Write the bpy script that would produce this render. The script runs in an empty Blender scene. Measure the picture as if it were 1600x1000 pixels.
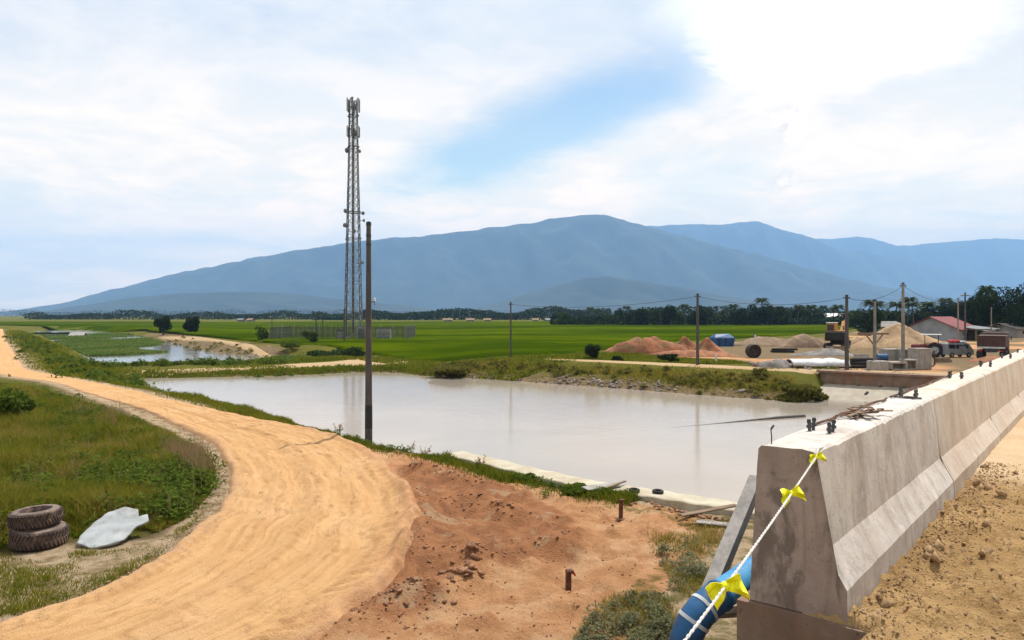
import bpy, bmesh, math, random
import numpy as np
from mathutils import Vector, Matrix

# ------------------------------------------------------------------ camera, sky, sun, exposure
SC = bpy.context.scene
COL = SC.collection
F, CX, HY, CH = 1150.0, 800.0, 492.0, 4.2          # focal length (px of the 1600 px photo), principal column, horizon row, eye height
cam = bpy.data.cameras.new('camera'); camo = bpy.data.objects.new('camera', cam); COL.objects.link(camo)
cam.sensor_width = 36.0; cam.lens = 36.0*F/1600.0; cam.shift_y = -8.0/1600.0
cam.clip_start = 0.05; cam.clip_end = 60000
camo.location = (0, 0, CH); camo.rotation_euler = (math.radians(90), 0, 0)
SC.camera = camo

SUN_EL, SUN_AZ = math.radians(63), math.radians(37.5)   # azimuth clockwise from +Y
sund = bpy.data.lights.new('sun', 'SUN'); sund.energy = 5.0; sund.angle = math.radians(0.6); sund.color = (1.0, 0.955, 0.89)
suno = bpy.data.objects.new('sun', sund); COL.objects.link(suno)
sdir = Vector((math.sin(SUN_AZ)*math.cos(SUN_EL), math.cos(SUN_AZ)*math.cos(SUN_EL), math.sin(SUN_EL)))
suno.rotation_euler = sdir.to_track_quat('Z', 'Y').to_euler()
SC.view_settings.view_transform = 'Standard'; SC.view_settings.look = 'None'
SC.view_settings.exposure = 0.2; SC.view_settings.gamma = 1.0; SC.view_settings.use_curve_mapping = False
SC.render.engine = 'CYCLES'
SC.cycles.use_denoising = True
SC.cycles.max_bounces = 8; SC.cycles.volume_bounces = 2
SC.cycles.sample_clamp_indirect = 6.0

class NT:
    """small helper for node trees"""
    def __init__(s, tree): s.t = tree; s.n = tree.nodes; s.l = tree.links
    def node(s, typ, **kw):
        n = s.n.new(typ)
        for k, v in kw.items():
            if k.startswith('i_'):
                key = k[2:]
                key = int(key) if key.isdigit() else key.replace('_', ' ')
                n.inputs[key].default_value = v
            else: setattr(n, k, v)
        return n
    def link(s, a, b): s.l.new(a, b)
    def setin(s, sock, v):
        if hasattr(v, 'is_output') or isinstance(v, bpy.types.NodeSocket): s.link(v, sock)
        else: sock.default_value = v
    def math(s, op, a, b=None, c=None, clamp=False):
        n = s.node('ShaderNodeMath', operation=op); n.use_clamp = clamp
        s.setin(n.inputs[0], a)
        if b is not None: s.setin(n.inputs[1], b)
        if c is not None: s.setin(n.inputs[2], c)
        return n.outputs[0]
    def rng(s, v, a, b, c=0.0, d=1.0, smooth=True):
        n = s.node('ShaderNodeMapRange'); n.interpolation_type = 'SMOOTHSTEP' if smooth else 'LINEAR'
        s.setin(n.inputs[0], v)
        for i, x in enumerate((a, b, c, d)): n.inputs[i+1].default_value = x
        return n.outputs[0]
    def mix(s, fac, a, b, blend='MIX'):
        n = s.node('ShaderNodeMix', data_type='RGBA', blend_type=blend)
        s.setin(n.inputs[0], fac); s.setin(n.inputs[6], a); s.setin(n.inputs[7], b)
        return n.outputs[2]
    def noise(s, vec, scale, detail=4, rough=0.55, dist=0.0, col=False):
        n = s.node('ShaderNodeTexNoise'); n.inputs['Scale'].default_value = scale
        n.inputs['Detail'].default_value = detail; n.inputs['Roughness'].default_value = rough; n.inputs['Distortion'].default_value = dist
        if vec is not None: s.link(vec, n.inputs['Vector'])
        return n.outputs[1 if col else 0]
    def vec(s, x, y, z):
        n = s.node('ShaderNodeCombineXYZ')
        for i, v in enumerate((x, y, z)): s.setin(n.inputs[i], v)
        return n.outputs[0]

def rgba(c): return (c[0], c[1], c[2], 1.0)

def make_world():
    w = bpy.data.worlds.new('World'); SC.world = w; w.use_nodes = True
    t = NT(w.node_tree); t.n.clear()
    out = t.node('ShaderNodeOutputWorld'); bg = t.node('ShaderNodeBackground'); t.link(bg.outputs[0], out.inputs[0])
    bg.inputs[1].default_value = 0.088
    sky = t.node('ShaderNodeTexSky'); sky.sky_type = 'NISHITA'; sky.sun_disc = False
    sky.sun_elevation = SUN_EL; sky.sun_rotation = SUN_AZ; sky.air_density = 1.0; sky.dust_density = 1.2; sky.ozone_density = 1.2
    tc = t.node('ShaderNodeTexCoord'); d = tc.outputs['Generated']
    sp = t.node('ShaderNodeSeparateXYZ'); t.link(d, sp.inputs[0]); x, y, z = sp.outputs
    az = t.math('MULTIPLY', t.math('ARCTAN2', x, y), 57.2958)
    el = t.math('MULTIPLY', t.math('ARCSINE', z), 57.2958)
    # high cloud veil, laid out on a flat layer overhead
    zz = t.math('ADD', t.math('MAXIMUM', z, 0.0), 0.16)
    u = t.math('DIVIDE', x, zz); v = t.math('DIVIDE', y, zz)
    pl = t.vec(u, v, 0.0)
    n1 = t.noise(pl, 0.55, 6, 0.55, 0.6)
    n2 = t.noise(pl, 1.9, 7, 0.6, 0.4)
    wob = t.math('MULTIPLY', t.math('SUBTRACT', t.noise(pl, 1.1, 5, 0.6), 0.5), 1.0)
    wob2 = t.math('MULTIPLY', t.math('SUBTRACT', t.noise(pl, 3.0, 8, 0.66, 0.5), 0.5), 1.0)
    veil = t.rng(t.math('ADD', n1, t.math('MULTIPLY', wob2, 0.25)), 0.30, 0.52)
    # the long blue opening
    def blob(a0, e0, ra, re, rot, ew, soft0, soft1, wscale):
        c, s_ = math.cos(math.radians(rot)), math.sin(math.radians(rot))
        da = t.math('SUBTRACT', az, a0); de = t.math('SUBTRACT', el, e0)
        p = t.math('DIVIDE', t.math('ADD', t.math('MULTIPLY', da, c), t.math('MULTIPLY', de, s_)), ra)
        q = t.math('DIVIDE', t.math('SUBTRACT', t.math('MULTIPLY', de, c), t.math('MULTIPLY', da, s_)), re)
        r = t.math('SQRT', t.math('ADD', t.math('MULTIPLY', p, p), t.math('MULTIPLY', q, q)))
        r = t.math('ADD', r, t.math('MULTIPLY', t.math('ADD', wob, t.math('MULTIPLY', wob2, 0.6)), wscale))
        return t.rng(r, soft0, soft1, 1.0, 0.0)
    gap = blob(3.0, 14.3, 17.0, 3.9, 20.0, 0, 0.25, 1.15, 1.1)
    gap2 = blob(14.5, 10.0, 8.0, 2.4, 0.0, 0, 0.2, 1.2, 1.4)
    gap3 = blob(-34.0, 4.6, 12.0, 1.3, -4.0, 0, 0.1, 1.2, 1.4)
    white = blob(23.0, 20.5, 13.0, 6.6, -4.0, 0, 0.55, 0.98, 1.0)
    cover = t.math('MULTIPLY', t.rng(veil, 0.0, 1.0, 0.72, 0.97), t.math('SUBTRACT', 1.0, t.math('MULTIPLY', gap, 0.88)))
    cover = t.math('MULTIPLY', cover, t.math('SUBTRACT', 1.0, t.math('MULTIPLY', gap2, 0.28)))
    cover = t.math('MULTIPLY', cover, t.math('SUBTRACT', 1.0, t.math('MULTIPLY', gap3, 0.16)))
    cover = t.math('MAXIMUM', cover, white)
    # cumulus puff standing over the far range
    pa = blob(20.9, 13.3, 1.3, 2.3, 12.0, 0, 0.15, 1.0, 3.4)
    pb = blob(20.4, 9.8, 2.4, 1.3, 24.0, 0, 0.15, 1.0, 3.4)
    puff = t.math('MAXIMUM', pa, pb)
    wob3 = t.noise(t.vec(t.math('MULTIPLY', az, 0.55), t.math('MULTIPLY', el, 0.55), 2.0), 1.0, 6, 0.6, 0.8)
    ccol = t.mix(t.rng(n2, 0.38, 0.62), rgba((8.1, 8.9, 9.8)), rgba((10.1, 10.2, 10.3)))
    ccol = t.mix(white, ccol, rgba((12.5, 12.5, 12.5)))
    ccol = t.mix(t.math('MULTIPLY', puff, 0.8), ccol, t.mix(t.rng(wob3, 0.42, 0.60), rgba((7.6, 7.9, 8.6)), rgba((13.0, 12.8, 12.2))))
    skyc = t.mix(1.0, sky.outputs[0], rgba((0.92, 1.28, 1.50)), 'MULTIPLY')
    c = t.mix(cover, skyc, ccol)
    low = t.mix(t.rng(el, 1.0, 24.0, 0.0, 1.0), rgba((2.5, 1.78, 1.02)), rgba((1.06, 1.02, 0.98)))
    c = t.mix(1.0, c, low, 'MULTIPLY')
    t.link(c, bg.inputs[0])
make_world()

# ------------------------------------------------------------------ numbers: noise, pixels, polygons
rnd = random.Random(7)
rs = np.random.RandomState(11)

def vnoise(x, y, seed=0):
    x = np.asarray(x, float); y = np.asarray(y, float)
    xi = np.floor(x).astype(np.int64); yi = np.floor(y).astype(np.int64)
    fx = x-xi; fy = y-yi
    fx = fx*fx*(3-2*fx); fy = fy*fy*(3-2*fy)
    def hsh(a, b):
        n = (a*374761393 + b*668265263 + seed*982451653) & 0x7fffffff
        n = ((n ^ (n >> 13))*1274126177) & 0x7fffffff
        n = n ^ (n >> 16)
        return (n & 0xffff)/65535.0
    a = hsh(xi, yi); b = hsh(xi+1, yi); c = hsh(xi, yi+1); d = hsh(xi+1, yi+1)
    return (a*(1-fx)+b*fx)*(1-fy) + (c*(1-fx)+d*fx)*fy

def fbm(x, y, oct=4, seed=0, gain=0.5):
    s = 0; a = 1; tot = 0
    for i in range(oct):
        s = s + a*vnoise(np.asarray(x)*2**i, np.asarray(y)*2**i, seed+i*17); tot += a; a *= gain
    return s/tot

def sst(a, b, x):
    t = np.clip((np.asarray(x, float)-a)/(b-a), 0, 1); return t*t*(3-2*t)

def PZ(px, py, z=0.0):
    Y = F*(CH-z)/(py-HY); return ((px-CX)/F*Y, Y)
def PD(px, py, Y):
    return Vector(((px-CX)/F*Y, Y, CH-(py-HY)/F*Y))

def sd_poly(X, Y, poly):
    """signed distance to a polygon, negative inside"""
    P = np.asarray(poly, float); X = np.asarray(X, float); Y = np.asarray(Y, float)
    best = np.full(X.shape, 1e18); inside = np.zeros(X.shape, bool)
    n = len(P)
    for i in range(n):
        ax, ay = P[i]; bx, by = P[(i+1) % n]
        ex, ey = bx-ax, by-ay
        t = np.clip(((X-ax)*ex+(Y-ay)*ey)/(ex*ex+ey*ey+1e-12), 0, 1)
        best = np.minimum(best, (X-ax-t*ex)**2+(Y-ay-t*ey)**2)
        cond = ((ay > Y) != (by > Y))
        with np.errstate(divide='ignore', invalid='ignore'):
            xi = ex*(Y-ay)/(ey if ey != 0 else 1e-12)+ax
        inside ^= cond & (X < xi)
    d = np.sqrt(best)
    return np.where(inside, -d, d)

def seg_dist(X, Y, pts):
    X = np.asarray(X, float); Y = np.asarray(Y, float); best = np.full(X.shape, 1e18)
    for (ax, ay), (bx, by) in zip(pts[:-1], pts[1:]):
        ex, ey = bx-ax, by-ay
        t = np.clip(((X-ax)*ex+(Y-ay)*ey)/(ex*ex+ey*ey+1e-12), 0, 1)
        best = np.minimum(best, (X-ax-t*ex)**2+(Y-ay-t*ey)**2)
    return np.sqrt(best)

# ------------------------------------------------------------------ terrain
WATER = -0.9
lip_px = [(196, 590), (330, 624), (430, 651), (520, 674), (600, 697), (700, 716), (800, 742), (900, 766), (1000, 781), (1150, 806)]
lip = [PZ(a, b, 0.0) for a, b in lip_px]
lip.append((lip[-1][0]+18, lip[-1][1]-16.6))
def offs(pts, d):
    out = []
    for i, p in enumerate(pts):
        a = pts[max(i-1, 0)]; b = pts[min(i+1, len(pts)-1)]
        tx, ty = b[0]-a[0], b[1]-a[1]; L = math.hypot(tx, ty)
        out.append((p[0]-ty/L*d, p[1]+tx/L*d))
    return out
near_edge = offs(lip, 0.8)
far_px = [(1290, 624), (1230, 626), (1150, 622), (1050, 614), (950, 606), (850, 599), (750, 592), (690, 589), (655, 587), (625, 583), (560, 582), (500, 585), (420, 588), (320, 590), (215, 591.5)]
far_edge = [PZ(a, b, WATER) for a, b in far_px]
POND = near_edge + [(46, 22), (38.7, 27.5)] + far_edge
canal_px = [(150, 571), (300, 568), (440, 567), (530, 562), (545, 560), (480, 558), (420, 557), (350, 552), (310, 546), (270, 535), (230, 526), (170, 518), (110, 514.5), (40, 517), (70, 530), (110, 545), (140, 562)]
CANAL = [PZ(a, b, WATER) for a, b in canal_px]

def base_level(X, Y):
    r = X/np.maximum(Y, 1.0)
    right = sst(-0.14, 0.02, r)
    lf = -0.5*sst(42, 58, Y) + 0.7*sst(72, 98, Y)
    rt = 0.4*sst(32, 48, Y)
    return right*rt + (1-right)*lf

RED_PX = [(560, 690), (615, 735), (648, 785), (655, 840), (632, 895), (575, 950), (500, 1000), (430, 1040), (900, 1040), (960, 960), (1040, 890), (1100, 830), (1040, 800), (950, 790), (880, 775), (760, 745), (680, 722), (600, 704)]
RED = [PZ(a, b) for a, b in RED_PX]
RIDGES = [([(650, 735), (700, 745), (760, 765)], 0.13, 0.35), ([(690, 800), (720, 790), (760, 795), (800, 812)], 0.16, 0.35),
          ([(665, 870), (720, 880), (790, 872), (870, 860), (880, 845)], 0.16, 0.4), ([(680, 930), (720, 905), (735, 885)], 0.13, 0.3),
          ([(560, 985), (620, 945), (655, 930)], 0.12, 0.35), ([(640, 770), (660, 800), (660, 850), (640, 880)], 0.14, 0.35)]
RIDGES = [([PZ(a, b) for a, b in pts], h, w) for pts, h, w in RIDGES]

def H(X, Y):
    X = np.asarray(X, float); Y = np.asarray(Y, float)
    b = base_level(X, Y)
    near = 1-sst(30, 60, Y)
    b = b + near*(fbm(X*0.35, Y*0.35, 3, 3)-0.5)*0.16
    m = (Y > 5) & (Y < 32) & (np.abs(X) < 16)
    if m.any():
        red = np.zeros(X.shape); red[m] = 1-sst(-0.6, 0.3, sd_poly(X[m], Y[m], RED))
        rough = (fbm(X*1.0, Y*1.0, 5, 9)-0.5)*0.18 + np.maximum(fbm(X*3.1, Y*3.1, 3, 21)-0.56, 0)*0.5 + (np.abs(fbm(X*1.9+Y*1.1, Y*2.6-X*0.7, 4, 23)-0.5))*-0.22 + (fbm(X*7, Y*7, 3, 25)-0.5)*0.05
        b = b + red*rough
        for pts, h, w in RIDGES:
            dd = np.full(X.shape, 99.0); dd[m] = seg_dist(X[m], Y[m], pts)
            b = b + 1.5*h*np.exp(-(dd/w)**2)*(0.2+1.4*fbm(X*2.6, Y*2.6, 4, 31))
        b = b + m*(fbm(X*4, Y*4, 3, 41)-0.5)*0.035
    sd = sd_poly(X, Y, POND)
    bw = 1.0 + 1.4*sst(36, 46, Y) + 2.6*sst(-0.1, 0.02, X/np.maximum(Y, 1))*sst(36, 46, Y)
    n = (fbm(X*0.8, Y*0.8, 3, 5)-0.5)
    t = np.clip((sd + n*0.5*sst(0, 0.6, sd))/bw, 0, 1)
    bank = np.where(sd < 0, np.interp(sd, [-6, -1.2, 0], [-2.2, -1.6, -0.98]), -0.98 + (b+0.98)*(t**0.8))
    h = np.where(sd < bw, np.minimum(bank, b), b)
    sc_ = sd_poly(X, Y, CANAL)
    t2 = np.clip(sc_/3.2, 0, 1)
    bank2 = np.where(sc_ < 0, np.interp(sc_, [-4, 0], [-1.6, -0.98]), -0.98+(b+0.98)*t2)
    h = np.where(sc_ < 3.2, np.minimum(bank2, h), h)
    ax, ay = PZ(1286, 601, -0.35); u = (X-ax)*0.773-(Y-ay)*0.635; v = (X-ax)*0.635+(Y-ay)*0.773
    return np.where((u > -0.3) & (u < 23) & (v > -3.4) & (v < 0.7), np.minimum(h, np.where(v > 0.3, -0.5, -0.55-0.25*(0.39-v))), h)

def Hs(x, y): return float(H(np.array([x]), np.array([y]))[0])

def G(px, py):
    """ground point seen at a pixel (on the smooth base level)"""
    z = 0.0
    for _ in range(40):
        x, y = PZ(px, py, z); z = 0.5*z + 0.5*float(base_level(np.array([x]), np.array([y]))[0])
    return Vector((x, y, Hs(x, y)))

# ------------------------------------------------------------------ mesh helpers
def tag(o, label=None, cat=None, group=None, kind=None):
    if label: o['label'] = label
    if cat: o['category'] = cat
    if group: o['group'] = group
    if kind: o['kind'] = kind
    return o

def np_mesh(name, verts, quads=None, tris=None, tint=None, smooth=False, uv=None):
    me = bpy.data.meshes.new(name)
    verts = np.asarray(verts, np.float32).reshape(-1, 3)
    me.vertices.add(len(verts)); me.vertices.foreach_set('co', verts.ravel())
    li = []; tot = []
    if quads is not None and len(quads): q = np.asarray(quads, np.int32); li.append(q.ravel()); tot.append(np.full(len(q), 4, np.int32))
    if tris is not None and len(tris): q = np.asarray(tris, np.int32); li.append(q.ravel()); tot.append(np.full(len(q), 3, np.int32))
    li = np.concatenate(li); tot = np.concatenate(tot)
    me.loops.add(len(li)); me.loops.foreach_set('vertex_index', li)
    me.polygons.add(len(tot))
    st = np.concatenate([[0], np.cumsum(tot)[:-1]]).astype(np.int32)
    me.polygons.foreach_set('loop_start', st)
    me.update(calc_edges=True); me.validate()
    if smooth: me.polygons.foreach_set('use_smooth', np.ones(len(tot), bool))
    if tint is not None:
        tint = np.asarray(tint, np.float32)
        if tint.ndim == 1: tint = np.stack([tint, tint, tint, np.ones_like(tint)], 1)
        a = me.attributes.new('tint', 'FLOAT_COLOR', 'POINT'); a.data.foreach_set('color', tint.ravel())
    if uv is not None:
        l = me.uv_layers.new(name='uv'); l.data.foreach_set('uv', np.asarray(uv, np.float32)[li].ravel())
    return me

def obj(name, me, mat=None, parent=None, loc=None, rot=None):
    o = bpy.data.objects.new(name, me); COL.objects.link(o)
    if mat is not None and me is not None:
        if not me.materials: me.materials.append(mat)
    if parent is not None: o.parent = parent
    if loc is not None: o.location = loc
    if rot is not None: o.rotation_euler = rot
    return o

def empty(name, loc, rz=0.0, label=None, cat=None, group=None):
    o = bpy.data.objects.new(name, None); COL.objects.link(o); o.location = loc; o.rotation_euler = (0, 0, rz)
    o.empty_display_size = 0.2
    return tag(o, label, cat, group)

def copy_tree(o, parent=None):
    c = o.copy(); COL.objects.link(c)
    if parent is not None: c.parent = parent; c.matrix_parent_inverse = o.matrix_parent_inverse
    for ch in list(o.children): copy_tree(ch, c)
    return c

class MB:
    def __init__(s): s.v = []; s.f = []
    def add(s, vs, fs):
        b = len(s.v); s.v += [tuple(p) for p in vs]; s.f += [tuple(b+i for i in f) for f in fs]; return s
    def box(s, c, size, rz=0.0, rx=0.0, ry=0.0, bev=0.0, taper=1.0):
        hx, hy, hz = size[0]/2, size[1]/2, size[2]/2
        M = Matrix.Rotation(rz, 3, 'Z') @ Matrix.Rotation(ry, 3, 'Y') @ Matrix.Rotation(rx, 3, 'X'); c = Vector(c)
        if bev <= 0:
            vs = [(sx*hx*(taper if sz > 0 else 1), sy*hy*(taper if sz > 0 else 1), sz*hz) for sz in (-1, 1) for sx, sy in ((-1, -1), (1, -1), (1, 1), (-1, 1))]
            fs = [(3, 2, 1, 0), (4, 5, 6, 7), (0, 1, 5, 4), (1, 2, 6, 5), (2, 3, 7, 6), (3, 0, 4, 7)]
        else:
            b = min(bev, hx*.9, hy*.9, hz*.9); vs = []; fs = []
            rings = [(-hz, b), (-hz+b, 0), (hz-b, 0), (hz, b)]
            for zz, ins in rings:
                ax, ay = hx-ins, hy-ins
                k = max(b-ins, 0) if ins == 0 else 0
                k = b
                vs += [(-ax+k, -ay, zz), (ax-k, -ay, zz), (ax, -ay+k, zz), (ax, ay-k, zz), (ax-k, ay, zz), (-ax+k, ay, zz), (-ax, ay-k, zz), (-ax, -ay+k, zz)]
            for r in range(3):
                for i in range(8): fs.append((r*8+i, r*8+(i+1) % 8, r*8+8+(i+1) % 8, r*8+8+i))
            fs.append(tuple(range(7, -1, -1))); fs.append(tuple(range(24, 32)))
        return s.add([c + M @ Vector(p) for p in vs], fs)
    def tube(s, pts, r, n=8, caps=True):
        pts = [Vector(p) for p in pts]
        rr = r if hasattr(r, '__len__') else [r]*len(pts)
        up = None; vs = []; fs = []
        for i, p in enumerate(pts):
            t = (pts[min(i+1, len(pts)-1)]-pts[max(i-1, 0)]).normalized()
            if up is None:
                up = Vector((0, 0, 1)) if abs(t.z) < 0.9 else Vector((1, 0, 0))
            a = t.cross(up).normalized(); b = a.cross(t).normalized(); up = b
            for k in range(n):
                an = 2*math.pi*k/n; vs.append(p + (a*math.cos(an)+b*math.sin(an))*rr[i])
        for i in range(len(pts)-1):
            for k in range(n): fs.append((i*n+k, i*n+(k+1) % n, (i+1)*n+(k+1) % n, (i+1)*n+k))
        if caps:
            fs.append(tuple(range(n-1, -1, -1))); m = (len(pts)-1)*n; fs.append(tuple(range(m, m+n)))
        return s.add(vs, fs)
    def bar(s, p0, p1, w, h=None):
        p0 = Vector(p0); p1 = Vector(p1); h = h or w
        t = (p1-p0).normalized(); up = Vector((0, 0, 1)) if abs(t.z) < 0.95 else Vector((0, 1, 0))
        a = t.cross(up).normalized(); b = a.cross(t).normalized()
        vs = [p + a*sx*w/2 + b*sy*h/2 for p in (p0, p1) for sx, sy in ((-1, -1), (1, -1), (1, 1), (-1, 1))]
        return s.add(vs, [(3, 2, 1, 0), (4, 5, 6, 7), (0, 1, 5, 4), (1, 2, 6, 5), (2, 3, 7, 6), (3, 0, 4, 7)])
    def lathe(s, prof, n=24, axis='Z', c=(0, 0, 0), closed=False):
        c = Vector(c); vs = []; fs = []; m = len(prof)
        for k in range(n):
            a = 2*math.pi*k/n
            for r, h in prof:
                p = (r*math.cos(a), r*math.sin(a), h)
                if axis == 'Y': p = (p[0], p[2], p[1])
                if axis == 'X': p = (p[2], p[0], p[1])
                vs.append(c+Vector(p))
        mm = m if closed else m-1
        for k in range(n):
            for i in range(mm):
                a, b = k*m+i, k*m+(i+1) % m; c2, d = ((k+1) % n)*m+(i+1) % m, ((k+1) % n)*m+i
                fs.append((a, d, c2, b))
        return s.add(vs, fs)
    def mesh(s, name, smooth=False):
        me = bpy.data.meshes.new(name); me.from_pydata(s.v, [], s.f); me.validate(); me.update()
        bm = bmesh.new(); bm.from_mesh(me); bmesh.ops.recalc_face_normals(bm, faces=bm.faces); bm.to_mesh(me); bm.free()
        if smooth:
            me.polygons.foreach_set('use_smooth', np.ones(len(me.polygons), bool))
            try: me.set_sharp_from_angle(angle=math.radians(40))
            except Exception: pass
        return me
    def build(s, name, mat, parent=None, smooth=False, loc=None, rot=None):
        return obj(name, s.mesh(name, smooth), mat, parent, loc, rot)

# ------------------------------------------------------------------ materials
def mat(name, c1, c2=None, scale=3.0, rough=0.8, bump=0.0, bscale=20.0, metal=0.0, coord='Object', detail=5, spec=0.3, c3=None, stretch=None, lo=0.38, hi=0.62):
    m = bpy.data.materials.new(name); m.use_nodes = True
    t = NT(m.node_tree); t.n.clear()
    out = t.node('ShaderNodeOutputMaterial'); p = t.node('ShaderNodeBsdfPrincipled'); t.link(p.outputs[0], out.inputs[0])
    p.inputs['Roughness'].default_value = rough; p.inputs['Metallic'].default_value = metal
    p.inputs['Specular IOR Level'].default_value = spec
    if coord == 'World': v = t.node('ShaderNodeNewGeometry').outputs['Position']
    else: v = t.node('ShaderNodeTexCoord').outputs[coord]
    if stretch:
        mp = t.node('ShaderNodeMapping'); mp.inputs['Scale'].default_value = stretch; t.link(v, mp.inputs[0]); vs = mp.outputs[0]
    else: vs = v
    c2 = c2 or tuple(x*0.75 for x in c1)
    f = t.rng(t.noise(vs, scale, detail, 0.6), lo, hi)
    col = t.mix(f, rgba(c1), rgba(c2))
    if c3:
        f3 = t.rng(t.noise(vs, scale*0.43+0.7, detail, 0.65, 0.3), 0.52, 0.68)
        col = t.mix(f3, col, rgba(c3))
    fine = t.rng(t.noise(v, bscale, 3, 0.6), 0.25, 0.75, 0.86, 1.12)
    cm = t.node('ShaderNodeVectorMath', operation='SCALE'); t.link(col, cm.inputs[0]); t.link(fine, cm.inputs['Scale'])
    t.link(cm.outputs[0], p.inputs['Base Color'])
    if bump > 0:
        b = t.node('ShaderNodeBump'); b.inputs['Strength'].default_value = 1.0; b.inputs['Distance'].default_value = bump
        t.link(t.noise(v, bscale, 5, 0.65), b.inputs['Height']); t.link(b.outputs[0], p.inputs['Normal'])
    return m

def leaf_mat(name, cols, trans=0.3, rough=0.85, spec=0.06):
    """cols: ramp over the per-leaf 'tint' attribute"""
    m = bpy.data.materials.new(name); m.use_nodes = True
    t = NT(m.node_tree); t.n.clear()
    out = t.node('ShaderNodeOutputMaterial')
    at = t.node('ShaderNodeAttribute'); at.attribute_name = 'tint'
    rp = t.node('ShaderNodeValToRGB'); t.link(at.outputs['Fac'], rp.inputs[0])
    el = rp.color_ramp.elements
    while len(el) < len(cols): el.new(0.5)
    for i, c in enumerate(cols): el[i].position = i/(len(cols)-1); el[i].color = rgba(c)
    d = t.node('ShaderNodeBsdfPrincipled'); d.inputs['Roughness'].default_value = rough; d.inputs['Specular IOR Level'].default_value = spec
    t.link(rp.outputs[0], d.inputs['Base Color'])
    tr = t.node('ShaderNodeBsdfTranslucent'); t.link(rp.outputs[0], tr.inputs[0])
    mx = t.node('ShaderNodeMixShader'); mx.inputs[0].default_value = trans
    t.link(d.outputs[0], mx.inputs[1]); t.link(tr.outputs[0], mx.inputs[2]); t.link(mx.outputs[0], out.inputs[0])
    return m

M = {}
M['concrete'] = None
def concrete_mat(name, c1, c2, dust, dustamt, streak=True, blot=0.0):
    m = bpy.data.materials.new(name); m.use_nodes = True
    t = NT(m.node_tree); t.n.clear()
    out = t.node('ShaderNodeOutputMaterial'); p = t.node('ShaderNodeBsdfPrincipled'); t.link(p.outputs[0], out.inputs[0])
    p.inputs['Roughness'].default_value = 0.85; p.inputs['Specular IOR Level'].default_value = 0.25
    v = t.node('ShaderNodeTexCoord').outputs['Object']
    a = t.rng(t.noise(v, 2.2, 7, 0.62, 0.3), 0.35, 0.65)
    col = t.mix(a, rgba(c1), rgba(c2))
    mp = t.node('ShaderNodeMapping'); mp.inputs['Scale'].default_value = (5.0, 5.0, 0.7); t.link(v, mp.inputs[0])
    st = t.rng(t.noise(mp.outputs[0], 1.6, 5, 0.6, 0.4), 0.52, 0.72, 0.0, 0.55)
    if streak: col = t.mix(st, col, rgba(tuple(x*0.55 for x in c2)))
    dirt = t.rng(t.noise(v, 1.1, 6, 0.7, 0.5), 0.44, 0.66, 0.0, dustamt)
    col = t.mix(dirt, col, rgba(dust))
    if blot > 0:
        mb_ = t.node('ShaderNodeMapping'); mb_.inputs['Scale'].default_value = (3.2, 3.2, 1.5); mb_.inputs['Location'].default_value = (0.4, 1.3, 0.2); t.link(v, mb_.inputs[0])
        col = t.mix(t.rng(t.noise(mb_.outputs[0], 1.5, 7, 0.68, 0.7), 0.50, 0.62, 0.0, blot), col, rgba(tuple(x*0.42 for x in c2)))
    pale = t.rng(t.noise(v, 4.5, 6, 0.7), 0.55, 0.72, 0.0, 0.55)
    col = t.mix(pale, col, rgba(tuple(min(x*1.3, 0.68) for x in c1)))
    pit = t.rng(t.noise(v, 38.0, 2, 0.5), 0.66, 0.74, 0.0, 0.5)
    col = t.mix(pit, col, rgba(tuple(x*0.4 for x in c2)))
    t.link(col, p.inputs['Base Color'])
    b = t.node('ShaderNodeBump'); b.inputs['Distance'].default_value = 0.006
    hh = t.math('ADD', t.noise(v, 14.0, 7, 0.7), t.math('MULTIPLY', pit, -0.6)); t.link(hh, b.inputs['Height']); t.link(b.outputs[0], p.inputs['Normal'])
    return m
M['barrier'] = concrete_mat('barrier_concrete', (0.60, 0.55, 0.49), (0.45, 0.405, 0.36), (0.42, 0.31, 0.235), 0.35, True, 0.30)
M['barrier_dusty'] = concrete_mat('barrier_concrete_dusty', (0.60, 0.53, 0.45), (0.50, 0.41, 0.33), (0.48, 0.34, 0.23), 0.45)
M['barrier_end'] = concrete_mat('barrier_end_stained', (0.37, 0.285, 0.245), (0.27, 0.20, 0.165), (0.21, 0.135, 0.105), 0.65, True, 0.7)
M['slab'] = concrete_mat('slab_concrete', (0.24, 0.16, 0.115), (0.17, 0.11, 0.08), (0.22, 0.105, 0.06), 0.8)
M['sill'] = concrete_mat('sill_concrete', (0.47, 0.42, 0.31), (0.38, 0.33, 0.24), (0.30, 0.22, 0.13), 0.4, False)
M['apron'] = concrete_mat('apron_concrete', (0.36, 0.32, 0.25), (0.30, 0.26, 0.20), (0.26, 0.20, 0.13), 0.4, False)
M['grey_conc'] = concrete_mat('grey_concrete', (0.34, 0.32, 0.29), (0.26, 0.24, 0.21), (0.22, 0.17, 0.12), 0.3)

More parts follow.
